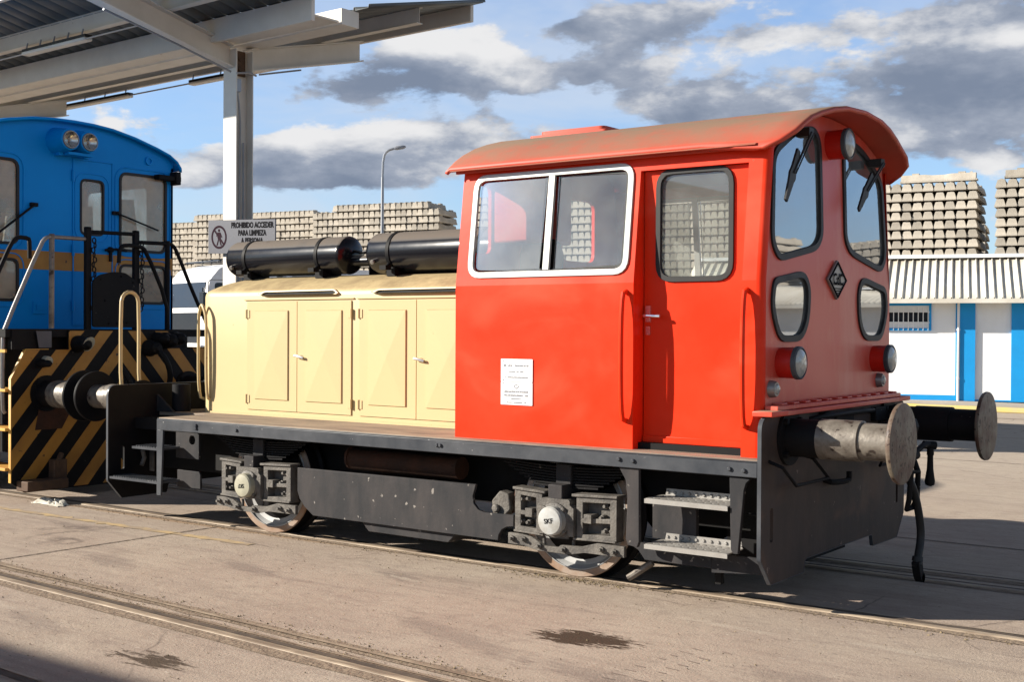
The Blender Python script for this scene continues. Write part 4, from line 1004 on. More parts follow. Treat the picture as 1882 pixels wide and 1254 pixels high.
# ochre band painted across the front
w.m = 1
for (a, b) in ((-1.372, -1.27), (-.64, .64), (1.265, 1.372)):
    w.plate([(a, 2.335), (b, 2.335), (b, 2.535), (a, 2.535)], [], bx, .0, .002)
for (a, b) in ((-1.27, -.64), (.64, 1.265)):
    w.plate([(a, 2.43), (b, 2.43), (b, 2.535), (a, 2.535)], [], bx, .0, .002)
cabf = w.build('cab_front_wall', ['blue_loco', 'ochre'], BL, smooth=20)
w = MB()
for s in (-1, 1):
    w.plate([(-10.9, 1.70), (CX - .0, 1.70), (CX - .0, 3.60), (-10.9, 3.60)], [rr(-10.4, -9.2, 2.6, 3.4, .09)], lambda a, b, c, s=s: (a, s * (1.375 - c), b), 0, .03)
w.m = 1
for s in (-1, 1): w.plate([(-10.9, 2.335), (CX, 2.335), (CX, 2.535), (-10.9, 2.535)], [], lambda a, b, c, s=s: (a, s * (1.375 + c), b), .0, .002)
w.build('cab_side_wall', ['blue_loco', 'ochre'], BL)
prof = [(-y, z) for y, z in reversed(BROOF)] + BROOF[1:]
o = MB().grid([[(x, y * k, z - dz) for y, z in prof] for x, dz, k in ((-11.1, 0, 1), (-8.73, 0, 1), (-8.68, .004, 1), (-8.66, .015, .997))]).build('cab_roof', 'blue_loco', BL, smooth=60)
so = o.modifiers.new('sheet', 'SOLIDIFY'); so.thickness = .03; so.offset = -1
w = MB().plate(out, [], bx, -2.15, -2.12); w.box(-10.9, CX - .05, -1.34, 1.34, 1.70, 1.74); w.build('cab_rear_wall', 'beige_inside', BL)
w = MB(); w.box(-9.35, -9.0, -1.1, 1.1, 1.74, 2.35); w.build('control_desk', 'interior', BL, bevel=.02)
w = MB(); w.plate([(.62, 2.5), (.93, 2.5), (.98, 2.75), (.92, 3.20), (.60, 3.18)], [], lambda a, b, c: (CX - .14 + c, a, b), 0, .01); w.plate([(.10, 2.7), (.40, 2.7), (.38, 3.08), (.10, 3.05)], [], lambda a, b, c: (CX - .16 + c, a, b), 0, .01)
w.plate([(-.72, 2.55), (-.6, 2.55), (-.55, 2.98), (-.66, 2.98)], [], lambda a, b, c: (CX - .16 + c, a, b), 0, .01); w.build('curtain', 'paper', BL)
for q, nm in ((bw1, 'cab_window'), (bw0, 'cab_window'), (bl1, 'lower_window'), (bl0, 'lower_window')):
    fo = MB().frame(inset(q, -.018), .03, bx, -.02, .010).build(nm, 'rubber', BL, bevel=.005)
    MB().plate(inset(q, .004), [], bx, -.014, -.010).build('pane', 'glass_blue_loco', fo)
    MB().frame(inset(q, -.075), .012, bx, 0, .010).build('window_bead', 'blue_loco', fo, bevel=.003)
# front door
d = MB().frame([(.02, 1.74), (.535, 1.74), (.535, 3.572), (.02, 3.572)], .012, bx, 0, .012)
d.plate([(.034, 1.755), (.52, 1.755), (.52, 3.555), (.034, 3.555)], [inset(bdw, -.01)], bx, .0, .005)
d.frame(inset(bdw, -.08), .012, bx, .004, .012)
d.m = 1; d.plate([(.034, 2.335), (.52, 2.335), (.52, 2.535), (.034, 2.535)], [], bx, .0045, .0068)
do = d.build('front_door', ['blue_loco', 'ochre'], BL, bevel=.003)
for z in (3.38, 2.56, 1.95):
    MB().cyl((CX + .015, .022, z - .06), (CX + .015, .022, z + .06), .016, n=8).build('hinge', 'blue_loco', do)
MB().frame(inset(bdw, -.015), .025, bx, -.02, .012).build('window_seal', 'rubber', do, bevel=.004)
MB().plate(inset(bdw, .004), [], bx, -.014, -.010).build('pane', 'glass_blue_loco', do)
h = MB(); h.tube([(CX + .03, .42, 2.585), (CX + .05, .55, 2.60), (CX + .03, .70, 2.59)], .014); h.lathe((CX, .50, 2.59), (1, 0, 0), [(0, .04), (.04, .03)], 12); h.box(CX, CX + .03, .485, .515, 2.46, 2.58); h.build('door_handle', 'black', do)
# twin headlights
for y in (-.165, .07):
    h = MB().lathe((CX - .02, y, 3.73), (1, 0, 0), [(0, .15), (.10, .135), (.20, .118), (.255, .112), (.262, .10), (.21, .085), (.19, .01)], 32).build('headlight', 'blue_loco', BL)
    MB().lathe((CX + .235, y, 3.73), (1, 0, 0), [(0, .092), (.008, .098), (.02, .094), (.02, .085)], 32, False).build('lamp_rim', 'emblem', h)
    MB().lathe((CX + .242, y, 3.73), (1, 0, 0), [(0, .088), (.004, .085), (-.03, .05), (-.045, .001)], 32, False).build('reflector', 'lamp_chrome', h)
    MB().lathe((CX + .215, y, 3.73), (1, 0, 0), [(0, .02), (.025, .012)], 12).build('bulb', 'lens', h)
w = MB(); w.box(CX, CX + .18, -.15, .16, 3.58, 3.61); w.box(CX, CX + .1, -.21, -.16, 3.57, 3.63); w.cyl((CX + .1, .12, 3.56), (CX + .1, .12, 3.62), .03, n=12); w.build('lamp_bracket', 'blue_loco', BL)
MB().lathe((CX, 1.026, 3.65), (1, 0, 0), [(0, .05), (.02, .05), (.02, .03), (.005, .03)], 20).build('marker_lamp', 'blue_loco', BL)
w = MB(); w.tube([(CX + .04, .56, 3.01), (CX + .045, 1.13, 2.85)], .010); w.box(CX, CX + .04, .52, .60, 2.99, 3.03); w.build('wiper', 'black', BL)
w = MB(); w.tube([(CX + .04, -.46, 3.02), (CX + .045, -.95, 2.64)], .013); w.box(CX, CX + .04, -.5, -.42, 3.0, 3.04); w.build('wiper', 'black', BL)
w = MB(); w.box(CX, CX + .10, 1.10, 1.42, 3.44, 3.50); w.box(CX - .02, CX + .12, 1.33, 1.40, 3.40, 3.55); w.build('mirror_arm', 'black', BL, bevel=.008)
w = MB(); w.plate(rr(-.46, -.30, 1.86, 2.0, .01), [], bx, 0, .012); w.box(CX + .012, CX + .02, -.42, -.34, 1.90, 1.96)
w.build('socket_box', 'blue_loco', BL, bevel=.003)
w = MB()
for z in (1.80, 1.87, 1.94): w.plate([(.78, z), (1.1, z), (1.1, z + .012), (.78, z + .012)], [], bx, 0, .008)
w.build('door_rung', 'blue_loco', BL)
w = MB().box(-16, -10.9, -.85, .85, 1.70, 3.2); w.build('engine_bonnet', 'blue_loco', BL, bevel=.08)
# platform, frame and striped buffer beam
w = MB(); w.box(-17, -7.90, -1.30, 1.30, 1.62, 1.70); w.box(-17, -8.02, -1.0, 1.0, .45, 1.62); w.build('main_frame', 'black_dull', BL)
BXF = -7.87
bm = lambda a, b, c: (BXF + c, a, b)
outl = [(-1.255, .20), (-1.10, .09), (1.10, .09), (1.255, .20), (1.255, 1.21), (1.10, 1.495), (.62, 1.495), (.62, 1.685), (-.62, 1.685), (-.62, 1.495), (-1.10, 1.495), (-1.255, 1.21)]
w = MB().plate(outl, [], bm, -.03, 0); w.m = 1
def clip(poly, cl):
    out = poly
    for i in range(len(cl)):
        a = Vector(cl[i]); b = Vector(cl[(i + 1) % len(cl)]); e = b - a; inp = out; out = []
        f = lambda p: e.x * (p[1] - a.y) - e.y * (p[0] - a.x)
        for j in range(len(inp)):
            p, q = inp[j - 1], inp[j]; fp, fq = f(p), f(q)
            if (fp >= 0) != (fq >= 0):
                t = fp / (fp - fq); out.append((p[0] + (q[0] - p[0]) * t, p[1] + (q[1] - p[1]) * t))
            if fq >= 0: out.append(q)
        if len(out) < 3: return []
    return out
cl1 = [(-1.253, .20), (-1.10, .105), (-.01, .105), (-.01, 1.493), (-1.10, 1.493), (-1.253, 1.21)]
cl2 = [(-.62, 1.4931), (-.01, 1.4931), (-.01, 1.683), (-.62, 1.683)]
for k in range(-1, 7):
    c0 = .57 + .408 * k; c1 = c0 + .195
    st = [(-2.2, c0 - 1.18 * 2.2), (.6, c0 + 1.18 * .6), (.6, c1 + 1.18 * .6), (-2.2, c1 - 1.18 * 2.2)]
    for cl in (cl1, cl2):
        pz = clip(st, cl)
        if pz:
            for s in (1, -1): w.plate([(s * y, z) for y, z in pz], [], bm, .0006, .0025)
w.build('buffer_beam', ['black', 'ochre'], BL, smooth=10)
w = MB().plate([(-1.262, .20), (-1.254, .20), (-1.254, 1.21), (-1.10, 1.496), (-.85, 1.496), (-.85, 1.503), (-1.104, 1.503), (-1.262, 1.212)], [], bm, -.034, .004); w.build('beam_edge', 'ochre_bright', BL)
w = MB(); w.box(-7.95, -7.885, .42, .78, 1.50, 1.69); w.build('jumper_box', 'black', BL)
w = MB(); w.box(-7.95, -7.885, -1.24, -.82, 1.50, 1.69); w.plate([(-.96, 1.505), (-.82, 1.505), (-.82, 1.675), (-.99, 1.675)], [], bm, .004, .012); w.build('jumper_box', 'black', BL)
w = MB(); w.plate([(-.965, 1.515), (-.825, 1.515), (-.825, 1.68), (-.995, 1.68)], [], bm, .012, .016); w.build('number_plate', 'sign_grey', BL)
def bbuf(y, col):
    b = MB().lathe((BXF, y, 1.06), (1, 0, 0), [(0, .18), (.02, .18), (.02, .13), (.24, .13)], 32)
    for q in range(4): b.lathe((BXF, y + .15 * math.cos(.785 + q * 1.571), 1.06 + .15 * math.sin(.785 + q * 1.571)), (1, 0, 0), [(0, .02), (.04, .02)], 6)
    bo = b.build('buffer', 'black', BL)
    s = MB().lathe((BXF + .18, y, 1.06), (1, 0, 0), [(0, .12), (0, .135), (.10, .138), (.11, .126), (.14, .126), (.15, .138), (.34, .138), (.35, .11), (.44, .11)], 32); s.build('buffer_sleeve', col, bo)
    MB().lathe((BXF + .58, y, 1.06), (1, 0, 0), [(0, .11), (.04, .11), (.04, .24), (.052, .246), (.066, .242), (.072, .18), (.074, .001)], 44).build('buffer_head', 'black', bo)
bbuf(-.875, 'bare_steel'); bbuf(.885, 'black')
w = MB()
for (y, z, r) in ((-.52, 1.55, .085), (.56, 1.58, .09), (.46, 1.60, .07), (.68, 1.60, .08), (-.95, 1.36, .045)):
    w = MB(); w.lathe((BXF, y, z), (1, 0, 0), [(0, r), (.05, r), (.09, r * .8), (.16, r * .75), (.2, r * .3)], 18); w.build('hose_coupling', 'black', BL)
w = MB(); w.lathe((BXF, .35, 1.5), (1, 0, 0), [(0, .09), (.05, .09), (.09, .07), (.16, .065), (.2, .03)], 18); w.tube([(BXF + .15, .35, 1.5), (BXF + .25, .42, 1.35), (BXF + .2, .5, 1.15), (BXF + .1, .48, 1.0)], .03, 10, smooth=2); w.build('brake_hose', 'black', BL)
w = MB(); w.tube([(BXF + .15, -.1, 1.30), (BXF + .25, -.05, 1.15), (BXF + .2, 0, .95)], .03, 10, smooth=2); w.build('brake_hose', 'black', BL)
w = MB(); w.lathe((BXF, -.88, 1.38), (1, 0, 0), [(0, .055), (.05, .05), (.06, .03)], 18); w.lathe((BXF + .13, -.5, 1.56), (.9, .2, -.4), [(0, .06), (.03, .08), (.04, .05)], 18); w.build('marker_lamp', 'cap_cream', BL)
w = MB(); w.plate([(-1.0, .70), (-.70, .70), (-.55, .95), (-.62, 1.0), (-.95, .95)], [], bm, .003, .006); w.build('rust_patch', 'rust', BL)
w = MB(); w.tube([(BXF + .03, -.72, .45), (BXF + .08, -.80, .36), (BXF + .05, -.78, .2)], .028); w.box(BXF, BXF + .1, -.85, -.7, .13, .40); w.box(BXF, BXF + .2, -1.2, -.75, .12, .22); w.build('rail_guard', 'rusty_steel', BL, bevel=.01)
# rails and gangway plate over the buffer beam
GX = -7.98
t = lambda pts, r, nm, mat='black', sm=0: MB().tube([(GX + (p[2] if len(p) > 2 else 0), p[0], p[1]) for p in pts], r, 10, smooth=sm).build(nm, mat, BL)
for y in (-.325, .272):
    w = MB(); w.box(GX - .025, GX + .025, y - .032, y + .032, 1.62, 2.745); w.lathe((GX, y, 2.74), (0, 0, 1), [(0, .04), (.02, .035)], 12)
    w.build('gangway_post', 'black', BL, bevel=.006)
    c = MB()
    for k in range(15):
        z = 2.62 - k * .05; yy = y + .05 + .012 * math.sin(k * 2.1)
        c.tube([(GX + .04 + .01 * math.cos(q) * (k % 2), yy + .016 * math.cos(q) * ((k + 1) % 2 + .3), z + .028 * math.sin(q)) for q in [i * math.pi / 4 for i in range(8)]], .007, 6, closed=True)
    c.build('safety_chain', 'black', BL)
t([(-.29, 2.71), (.25, 2.72)], .020, 'handrail')
t([(-.745, 1.705), (-.742, 2.66)], .027, 'handrail_post', 'bare_steel')
t([(-.35, 2.632), (-.72, 2.63), (-.80, 2.625), (-.86, 2.56), (-1.26, 1.70), (-1.277, 1.60), (-1.278, .92), (-1.25, .88)], .021, 'handrail', 'emblem', 1)
t([(.31, 2.637), (.69, 2.645), (.76, 2.637), (.82, 2.56), (1.05, 2.10), (1.27, 1.72), (1.278, 1.55), (1.278, 1.0)], .021, 'handrail', 'black', 1)
t([(.69, 1.70), (.69, 2.675)], .028, 'handrail_post')
t([(.02, 2.40, .05), (.03, 2.56, .05), (.10, 2.595, .05), (.28, 2.59, .05), (.36, 2.56, .05), (.645, 2.0, .05), (.66, 1.72, .05)], .022, 'gangway_rail', 'black', 1)
t([(-.99, 2.40), (-.99, 2.56), (-1.0, 2.60), (-1.12, 2.605), (-1.18, 2.56), (-1.34, 2.22)], .022, 'gangway_rail', 'black', 1)
w = MB().plate(rnd([(-.30, 1.72), (.28, 1.72), (.27, 2.20), (.10, 2.30), (-.05, 2.305), (-.22, 2.265), (-.30, 2.20)], .04), [], lambda a, b, c: (GX + .035 + c, a, b), 0, .02)
for (y, z) in ((-.2, 2.22), (.05, 2.26), (.2, 2.2), (-.15, 2.0), (0, 1.76), (-.1, 1.76), (.12, 1.77)): w.lathe((GX + .055, y, z), (1, 0, 0), [(0, .014), (.012, .008)], 8)
w.build('gangway_plate', 'black', BL, bevel=.005)
# side steps
for s in (-1, 1):
    w = MB()
    for z in (1.116, .734, .346): w.box(-8.45, -7.90, min(s * 1.30, s * 1.02), max(s * 1.30, s * 1.02), z - .03, z)
    w.box(-8.47, -8.44, min(s * 1.28, s * 1.02), max(s * 1.28, s * 1.02), .30, 1.62)
    w.build('side_steps', 'ochre_bright', BL, bevel=.004)
    w = MB(); w.box(-17, -7.905, min(s * 1.28, s * 1.30), max(s * 1.28, s * 1.30), 1.47, 1.50); w.build('edge_strip', 'ochre_bright', BL)
for wx in (-9.6, -12.0, -15):
    for s in (-1, 1):
        MB().lathe((wx, s * .77, .50), (0, s, 0), [(0, .53), (.03, .53), (.04, .50), (.14, .50), (.14, .40), (.08, .36), (.08, .01)], 40).build('wheel', 'black', BL)

# ------------------------------------------------------------------ the butterfly canopy
CY = R_(-2.5)
CP = thing('canopy', 'white steel canopy with V-shaped ribbed roof on one row of columns, above the blue locomotive', 'canopy', (-10.66, 4.06, 0), CY)
CM = CP.matrix_basis.copy()
def CB(): m = MB(); m.X = CM; return m
SL = .235
def isec(mb, pts, h, w, tf=.02, tw=.012):
    """I-beam in the v-z plane along pts; pts are the top flange line"""
    for (v0, z0), (v1, z1) in zip(pts, pts[1:]):
        for (dz, th, ww) in ((0, tf, w), (-h + tf, tf, w)):
            mb.add([(u, v, z + dz - k) for k in (0, th) for (v, z) in ((v0, z0), (v1, z1)) for u in (-ww / 2, ww / 2)], [(0, 1, 3, 2), (4, 6, 7, 5), (0, 2, 6, 4), (1, 5, 7, 3), (0, 4, 5, 1), (2, 3, 7, 6)])
        mb.add([(u, v, z + dz) for dz in (-tf, -h + tf) for (v, z) in ((v0, z0), (v1, z1)) for u in (-tw / 2, tw / 2)], [(0, 1, 3, 2), (4, 6, 7, 5), (0, 2, 6, 4), (1, 5, 7, 3), (0, 4, 5, 1), (2, 3, 7, 6)])
for fu in (0, -8.4, -16.8):
    c = CB()
    c.box(fu - .145, fu + .145, -.155, -.137, 0, 5.72); c.box(fu - .145, fu + .145, .137, .155, 0, 5.72); c.box(fu - .006, fu + .006, -.137, .137, 0, 5.70)
    c.box(fu - .25, fu + .25, -.28, .28, .004, .03)
    co = c.build('column', 'canopy_white', CP, bevel=.003)
    w = CB(); w.box(fu + .008, fu + .03, -.10, .10, 5.36, 5.72); w.lathe((fu + .03, 0, 5.60), (1, 0, 0), [(0, .03), (.02, .03)], 6); w.lathe((fu + .03, 0, 5.45), (1, 0, 0), [(0, .03), (.02, .03)], 6); w.build('splice_plate', 'rusty_steel', co)
    w = CB(); w.box(fu + .03, fu + .10, -.12, -.03, 5.12, 5.30); w.tube([(fu + .06, -.07, 5.12), (fu + .06, -.04, 4.95), (fu + .04, .0, 4.7), (fu + .04, -.02, 3.0), (fu + .04, -.02, .5)], .014, 6)
    w.tube([(fu + .05, .05, 4.4), (fu + .05, .05, .5)], .012, 6); w.tube([(fu + .16, -.16, 5.36), (fu + .17, .05, 5.40), (fu + .15, .2, 5.38)], .016, 6); w.build('conduit', 'lamp_grey', co)
    for sg in (-1, 1):
        r = CB(); isec(r, [(sg * .16, 5.74 + SL * .16), (sg * 2.42, 5.74 + SL * 2.42)], .33, .20)
        r.X = CM @ Matrix.Translation((fu, 0, 0)); r2 = CB(); r2.X = CM @ Matrix.Translation((fu, 0, 0)); isec(r2, [(sg * .16, 5.74 + SL * .16), (sg * 2.42, 5.74 + SL * 2.42)], .33, .20)
        r2.build('rafter', 'canopy_white', CP)
UE = 2.12; U0 = -24.0
def purlin(v, h, w, u1=UE, nm='purlin'):
    z = 5.745 + SL * abs(v); p = CB()
    p.plate([(v - w / 2, z), (v + w / 2, z), (v + w / 2, z + .008), (v - .004, z + .008), (v - .004, z + h - .008), (v + w / 2, z + h - .008), (v + w / 2, z + h), (v - w / 2, z + h), (v - w / 2, z + h - .008), (v - .010, z + h - .008), (v - .010, z + .008), (v - w / 2, z + .008)], [], lambda a, b, c: (c, a, b), U0, u1)
    p.build(nm, 'canopy_white', CP)
for v in (-1.25, 1.55): purlin(v, .24, .12)
p = CB(); p.box(U0, UE + .0, .02, .34, 5.80, 6.02); p.box(U0, UE - .02, -.50, -.44, 5.755, 6.08); p.box(U0, UE - .03, -.44, .0, 5.825, 5.85); p.build('gutter', 'canopy_white', CP, bevel=.004)
for v in (-2.40, 2.70):
    p = CB(); z = 5.745 + SL * abs(v); p.box(U0, UE, v - .035, v + .035, z - .02, z + .26); p.build('fascia', 'canopy_white', CP, bevel=.004)
# ribbed sheets: ribs run down the slope
for sg, vA, vB in ((-1, .46, 2.40), (1, .30, 2.70)):
    p = CB(); prof_ = []; u = U0
    while u < UE:
        prof_ += [(u, .0), (u + .235, .0), (u + .245, .045), (u + .275, .045), (u + .285, 0)]; u += .29
    rows = [[(uu, sg * v, 5.978 + SL * v + h) for uu, h in prof_] for v in (vA, vB)]
    o = p.grid(rows).build('roof_sheet', 'canopy_sheet', CP, smooth=20)
    so = o.modifiers.new('sheet', 'SOLIDIFY'); so.thickness = .006
def fluo(u0, u1, v, z):
    f = CB(); f.box(u0, u1, v - .07, v + .07, z, z + .05); fo = f.build('strip_light', 'canopy_white', CP, bevel=.015)
    f = CB(); f.box(u0, u1, v - .06, v + .06, z + .052, z + .09); f.build('lamp_housing', 'rubber', fo)
    f = CB()
    for k in range(5): f.tube([(u0 + .1 + (u1 - u0 - .2) * k / 4, v - .05, z + .05), (u0 + .1 + (u1 - u0 - .2) * k / 4, v - .02, 5.75 + SL * abs(v))], .012, 6)
    f.build('hanger', 'lamp_grey', fo)
fluo(-3.45, -1.75, -1.32, 5.88); fluo(-4.6, -1.2, 2.62, 6.18); fluo(-9.5, -6.5, 2.62, 6.18)
w = CB(); w.tube([(-22, -1.36, 5.90), (-.15, -1.36, 5.90)], .012, 6); w.tube([(-22, 2.60, 6.20), (-1.2, 2.60, 6.22)], .014, 6); w.tube([(.1, .30, 5.42), (.10, 1.1, 5.62)], .014, 6); w.tube([(.13, -2.3, 5.84), (.14, -1.2, 5.6), (.14, -.25, 5.37)], .016, 6); w.build('conduit', 'lamp_grey', CP)

# warning sign on the column
SG = thing('warning_sign', 'grey warning sign with a crossed-out walking figure, fixed to the white column', 'sign', (-10.4, 3.82, 2.8), R_(-2.5))
sx0, sx1, sz0, sz1 = -11.05, -9.62, 2.795, 3.275
sfn = lambda a, b, c: (a, 3.86 - c - (a + 10.9) * .02, b - (a + 10.9) * .035)
b_ = MB().plate([(sx0, sz0), (sx1, sz0), (sx1, sz1), (sx0, sz1)], [], sfn, 0, .02).build('sign_board', 'sign_grey', SG, bevel=.003)
t = MB()
for s_, z_, h_ in (('PROHIBIDO ACCEDER', 3.195, .108), ('PARA LIMPIEZA', 3.085, .105), ('A PERSONA', 2.975, .105), ('NO AUTORIZADA', 2.865, .105)):
    cx_ = -10.10
    t.text(s_, h_, lambda a, b, c, cx_=cx_, z_=z_: sfn(cx_ + a, z_ + b, c), .02, .0225, fat=.0055, sx=.82)
t.build('lettering', 'ink', b_, smooth=0)
t = MB(); cc = (-10.81, 3.03); nn_ = 40
t.plate([(cc[0] + .168 * math.cos(i * 2 * math.pi / nn_), cc[1] + .168 * math.sin(i * 2 * math.pi / nn_)) for i in range(nn_)], [[(cc[0] + .136 * math.cos(i * 2 * math.pi / nn_), cc[1] + .136 * math.sin(i * 2 * math.pi / nn_)) for i in range(nn_)]], sfn, .02, .0225)
t.plate([(cc[0] - .115, cc[1] + .095), (cc[0] - .095, cc[1] + .115), (cc[0] + .115, cc[1] - .095), (cc[0] + .095, cc[1] - .115)], [], sfn, .02, .0235)
P = lambda pts: t.plate([(cc[0] + x, cc[1] + y) for x, y in pts], [], sfn, .02, .0228)
P([(.022 * math.cos(i * .7854), .098 + .022 * math.sin(i * .7854)) for i in range(8)])
P([(-.03, .07), (.03, .07), (.042, -.01), (.015, -.03), (-.02, -.03), (-.035, 0)]); P([(-.03, .07), (-.06, .02), (-.05, .01), (-.02, .045)]); P([(.03, .07), (.07, .0), (.06, -.008), (.02, .04)])
P([(-.02, -.03), (.0, -.03), (-.03, -.12), (-.055, -.12)]); P([(.0, -.03), (.02, -.03), (.06, -.115), (.035, -.12)])
t.build('walking_figure', 'sign_purple', b_, smooth=0)

# ------------------------------------------------------------------ street lamp
LP = thing('street_lamp', 'thin grey street lamp with a bent arm rising behind the concrete sleepers', 'street lamp', (-23.82, 21.69, 0))
w = MB().lathe((-23.82, 21.69, 0), (0, 0, 1), [(0, .16), (.02, .16), (.03, .075), (6.6, .045)], 14); w.build('pole', 'lamp_grey', LP)
w = MB().tube([(-23.82, 21.69, 6.6), (-23.80, 21.70, 7.25), (-23.70, 21.78, 7.45), (-23.50, 21.93, 7.53)], .038, 8, smooth=1); w.build('arm', 'lamp_grey', LP)
w = MB().lathe((-23.52, 21.91, 7.52), (.30, .22, .06), [(0, .04), (.08, .065), (.30, .06), (.38, .02)], 12); w.build('lamp_head', 'lamp_grey', LP)

# ------------------------------------------------------------------ white lorry behind the column
tr_a = R_(-105)            # it faces the yard
TK = thing('lorry', 'white lorry cab parked behind the white column, beyond the cream bonnet', 'lorry', (-26.66, 16.06, 0), tr_a)
TM = TK.matrix_basis @ Matrix.Scale(1.17, 4)
def TB(): m = MB(); m.X = TM; return m
# local: +x forward, y left; the cab front at x = 0
w = TB(); pr = [(-2.0, .95), (-.02, .95), (.0, 1.95), (-.16, 2.68), (-.42, 2.98), (-1.0, 3.12), (-2.0, 3.12)]
w.plate(rnd(pr, .08), [], lambda a, b, c: (a, c, b), -1.2, 1.2); w.build('cab', 'truck_white', TK, bevel=.04)
w = TB(); w.add([(.012, y, 1.98) for y in (-1.08, 1.08)] + [(-.128, y, 2.62) for y in (-1.02, 1.02)] + [(-.05, y, 1.98) for y in (-1.08, 1.08)] + [(-.19, y, 2.62) for y in (-1.02, 1.02)], [(0, 1, 3, 2), (4, 6, 7, 5), (0, 4, 5, 1), (2, 3, 7, 6), (0, 2, 6, 4), (1, 5, 7, 3)]); w.build('windscreen', 'truck_dark', TK, bevel=.01)
w = TB()
for s in (-1, 1): w.plate(rr(-1.0, -.28, 2.0, 2.6, .08), [], lambda a, b, c, s=s: (a, s * (1.20 + c), b), -.01, .006)
w.build('side_window', 'truck_dark', TK)
w = TB()
for s in (-1, 1): w.plate(rr(-1.15, -.10, 1.05, 2.68, .10), [rr(-1.13, -.12, 1.07, 2.66, .10)], lambda a, b, c, s=s: (a, s * (1.20 + c), b), -.002, .004)
w.build('door_gap', 'truck_grey', TK)
w = TB(); w.box(-.02, .09, -1.18, 1.18, .45, 1.05); w.build('bumper', 'truck_white', TK, bevel=.04)
w = TB(); w.plate(rr(-.85, .85, 1.10, 1.85, .06), [], lambda a, b, c: (c, a, b), -.01, .022); w.build('grille', 'truck_dark', TK)
for s in (-1, 1):
    w = TB(); w.tube([(-.05, s * 1.18, 2.45), (.12, s * 1.38, 2.45), (.12, s * 1.38, 1.7), (-.02, s * 1.2, 1.65)], .02, 8); w.box(.06, .16, s * 1.38 - .11, s * 1.38 + .11, 1.75, 2.35); w.build('wing_mirror', 'truck_dark', TK, bevel=.03)
    w = TB(); w.lathe((.07, s * .85, .72), (1, 0, 0), [(0, .14), (.03, .13), (.04, .08)], 16); w.build('headlight', 'lens', TK)
for x in (-1.2, -4.6, -6.0):
    for s in (-1, 1):
        w = TB().lathe((x, s * .95, .5), (0, s, 0), [(0, .46), (.03, .5), (.25, .5), (.28, .44), (.22, .30), (.20, .05)], 28); w.build('wheel', 'rubber', TK)
w = TB(); w.box(-7.5, -.2, -.5, .5, .55, .95); w.build('chassis', 'truck_dark', TK)
w = TB(); w.box(-7.6, -2.25, -1.25, 1.25, 1.0, 3.05); w.m = 1
for s in (-1, 1): w.plate(rr(-7.4, -2.42, 1.2, 2.90, .03), [], lambda a, b, c, s=s: (a, s * (1.25 + c), b), .0, .01)
w.plate(rr(-1.05, 1.05, 1.2, 2.90, .03), [], lambda a, b, c: (-2.25 + c, a, b), 0, .01)
w.build('box_body', ['truck_white', 'truck_grey'], TK, bevel=.01)
w = TB()
for y in (-.9, 0, .9): w.tube([(-.5, y, 3.12), (-.55, y, 3.17), (-1.9, y, 3.2)], .018, 6)
w.tube([(-.5, -1.0, 3.17), (-.5, 1.0, 3.17)], .02, 6); w.build('roof_rail', 'truck_dark', TK)
# white boards with lettering leaning by the lorry
WB = thing('notice_board', 'white board with small black lettering beside the blue locomotive', 'sign', (-12.0, 2.6, 0), R_(-12))
bpx = lambda a, b, c: (-12.0 + a * math.cos(R_(20)), 2.6 + a * math.sin(R_(20)) - c, b)
w = MB().plate([(-.55, 1.32), (.62, 1.32), (.62, 1.86), (.10, 1.98), (-.55, 2.05)], [], bpx, 0, .02); wb = w.build('board', 'wall_white', WB)
w = MB(); w.plate([(-.5, 0), (-.45, 0), (-.45, 1.9), (-.5, 1.9)], [], bpx, -.04, -.002); w.plate([(.5, 0), (.55, 0), (.55, 1.8), (.5, 1.8)], [], bpx, -.04, -.002); w.build('leg', 'lamp_grey', WB)
t = MB()
for s_, z_, h_ in (('PORTES', 1.665, .05), ('ROJAS', 1.60, .05), ('UREAL', 1.53, .06)):
    t.text(s_, h_, lambda a, b, c, z_=z_: bpx(.28 + a, z_ + b, c), .02, .0225, fat=.003)
words(t, .15, .42, 1.47, .03, lambda a, b, c: bpx(a, b, .021 + c), 3); words(t, .17, .40, 1.42, .03, lambda a, b, c: bpx(a, b, .021 + c), 8); words(t, .15, .40, 1.37, .03, lambda a, b, c: bpx(a, b, .021 + c), 5)
t.build('lettering', 'ink', wb, smooth=0)

# ------------------------------------------------------------------ white shed with blue trim
SH = thing('shed', 'low white shed with blue trim and ribbed cream roof', 'building', (-6, 24, 0))
YF = 21.7
SX0, SX1 = -13.0, 34.0
SXM = Matrix.Translation((-5.6, 21.7, 0)) @ Matrix.Rotation(R_(16.5), 4, 'Z') @ Matrix.Diagonal((.86, 1, 1, 1)) @ Matrix.Translation((5.6, -21.7, 0))
def SB(): m = MB(); m.X = SXM; return m
wh = SB().plate([(SX0, .10), (SX1, .10), (SX1, 2.47), (SX0, 2.47)], [rr(-7.55, -6.40, 1.78, 2.36, .005)], XZ(YF), 0, .18)
wh.box(SX0, SX0 + .18, YF + .18, YF + 3.9, 0, 2.45); wh.box(SX1 - .18, SX1, YF + .18, YF + 3.9, 0, 2.45); wh.box(SX0, SX1, YF + 3.9, YF + 4.08, 0, 2.45)
wh.build('wall', 'wall_white', SH)
bt = SB()
for (a, b, y) in ((-5.705, -5.665, .012), (-5.60, -5.20, .06), (-4.29, -3.85, .06), (-9.0, -8.6, .06), (-2.9, -2.5, .06), (.5, .9, .06), (4, 4.4, .06)):
    bt.box(a, b, YF - y, YF + .01, .10, 2.40)
bt.box(SX0, -5.705, YF - .012, YF + .01, .10, .225); bt.box(-5.20, -4.29, YF - .010, YF + .01, .10, .135); bt.box(-3.85, SX1, YF - .012, YF + .01, .10, .2)
bt.build('pilaster_trim', 'shed_blue', SH)
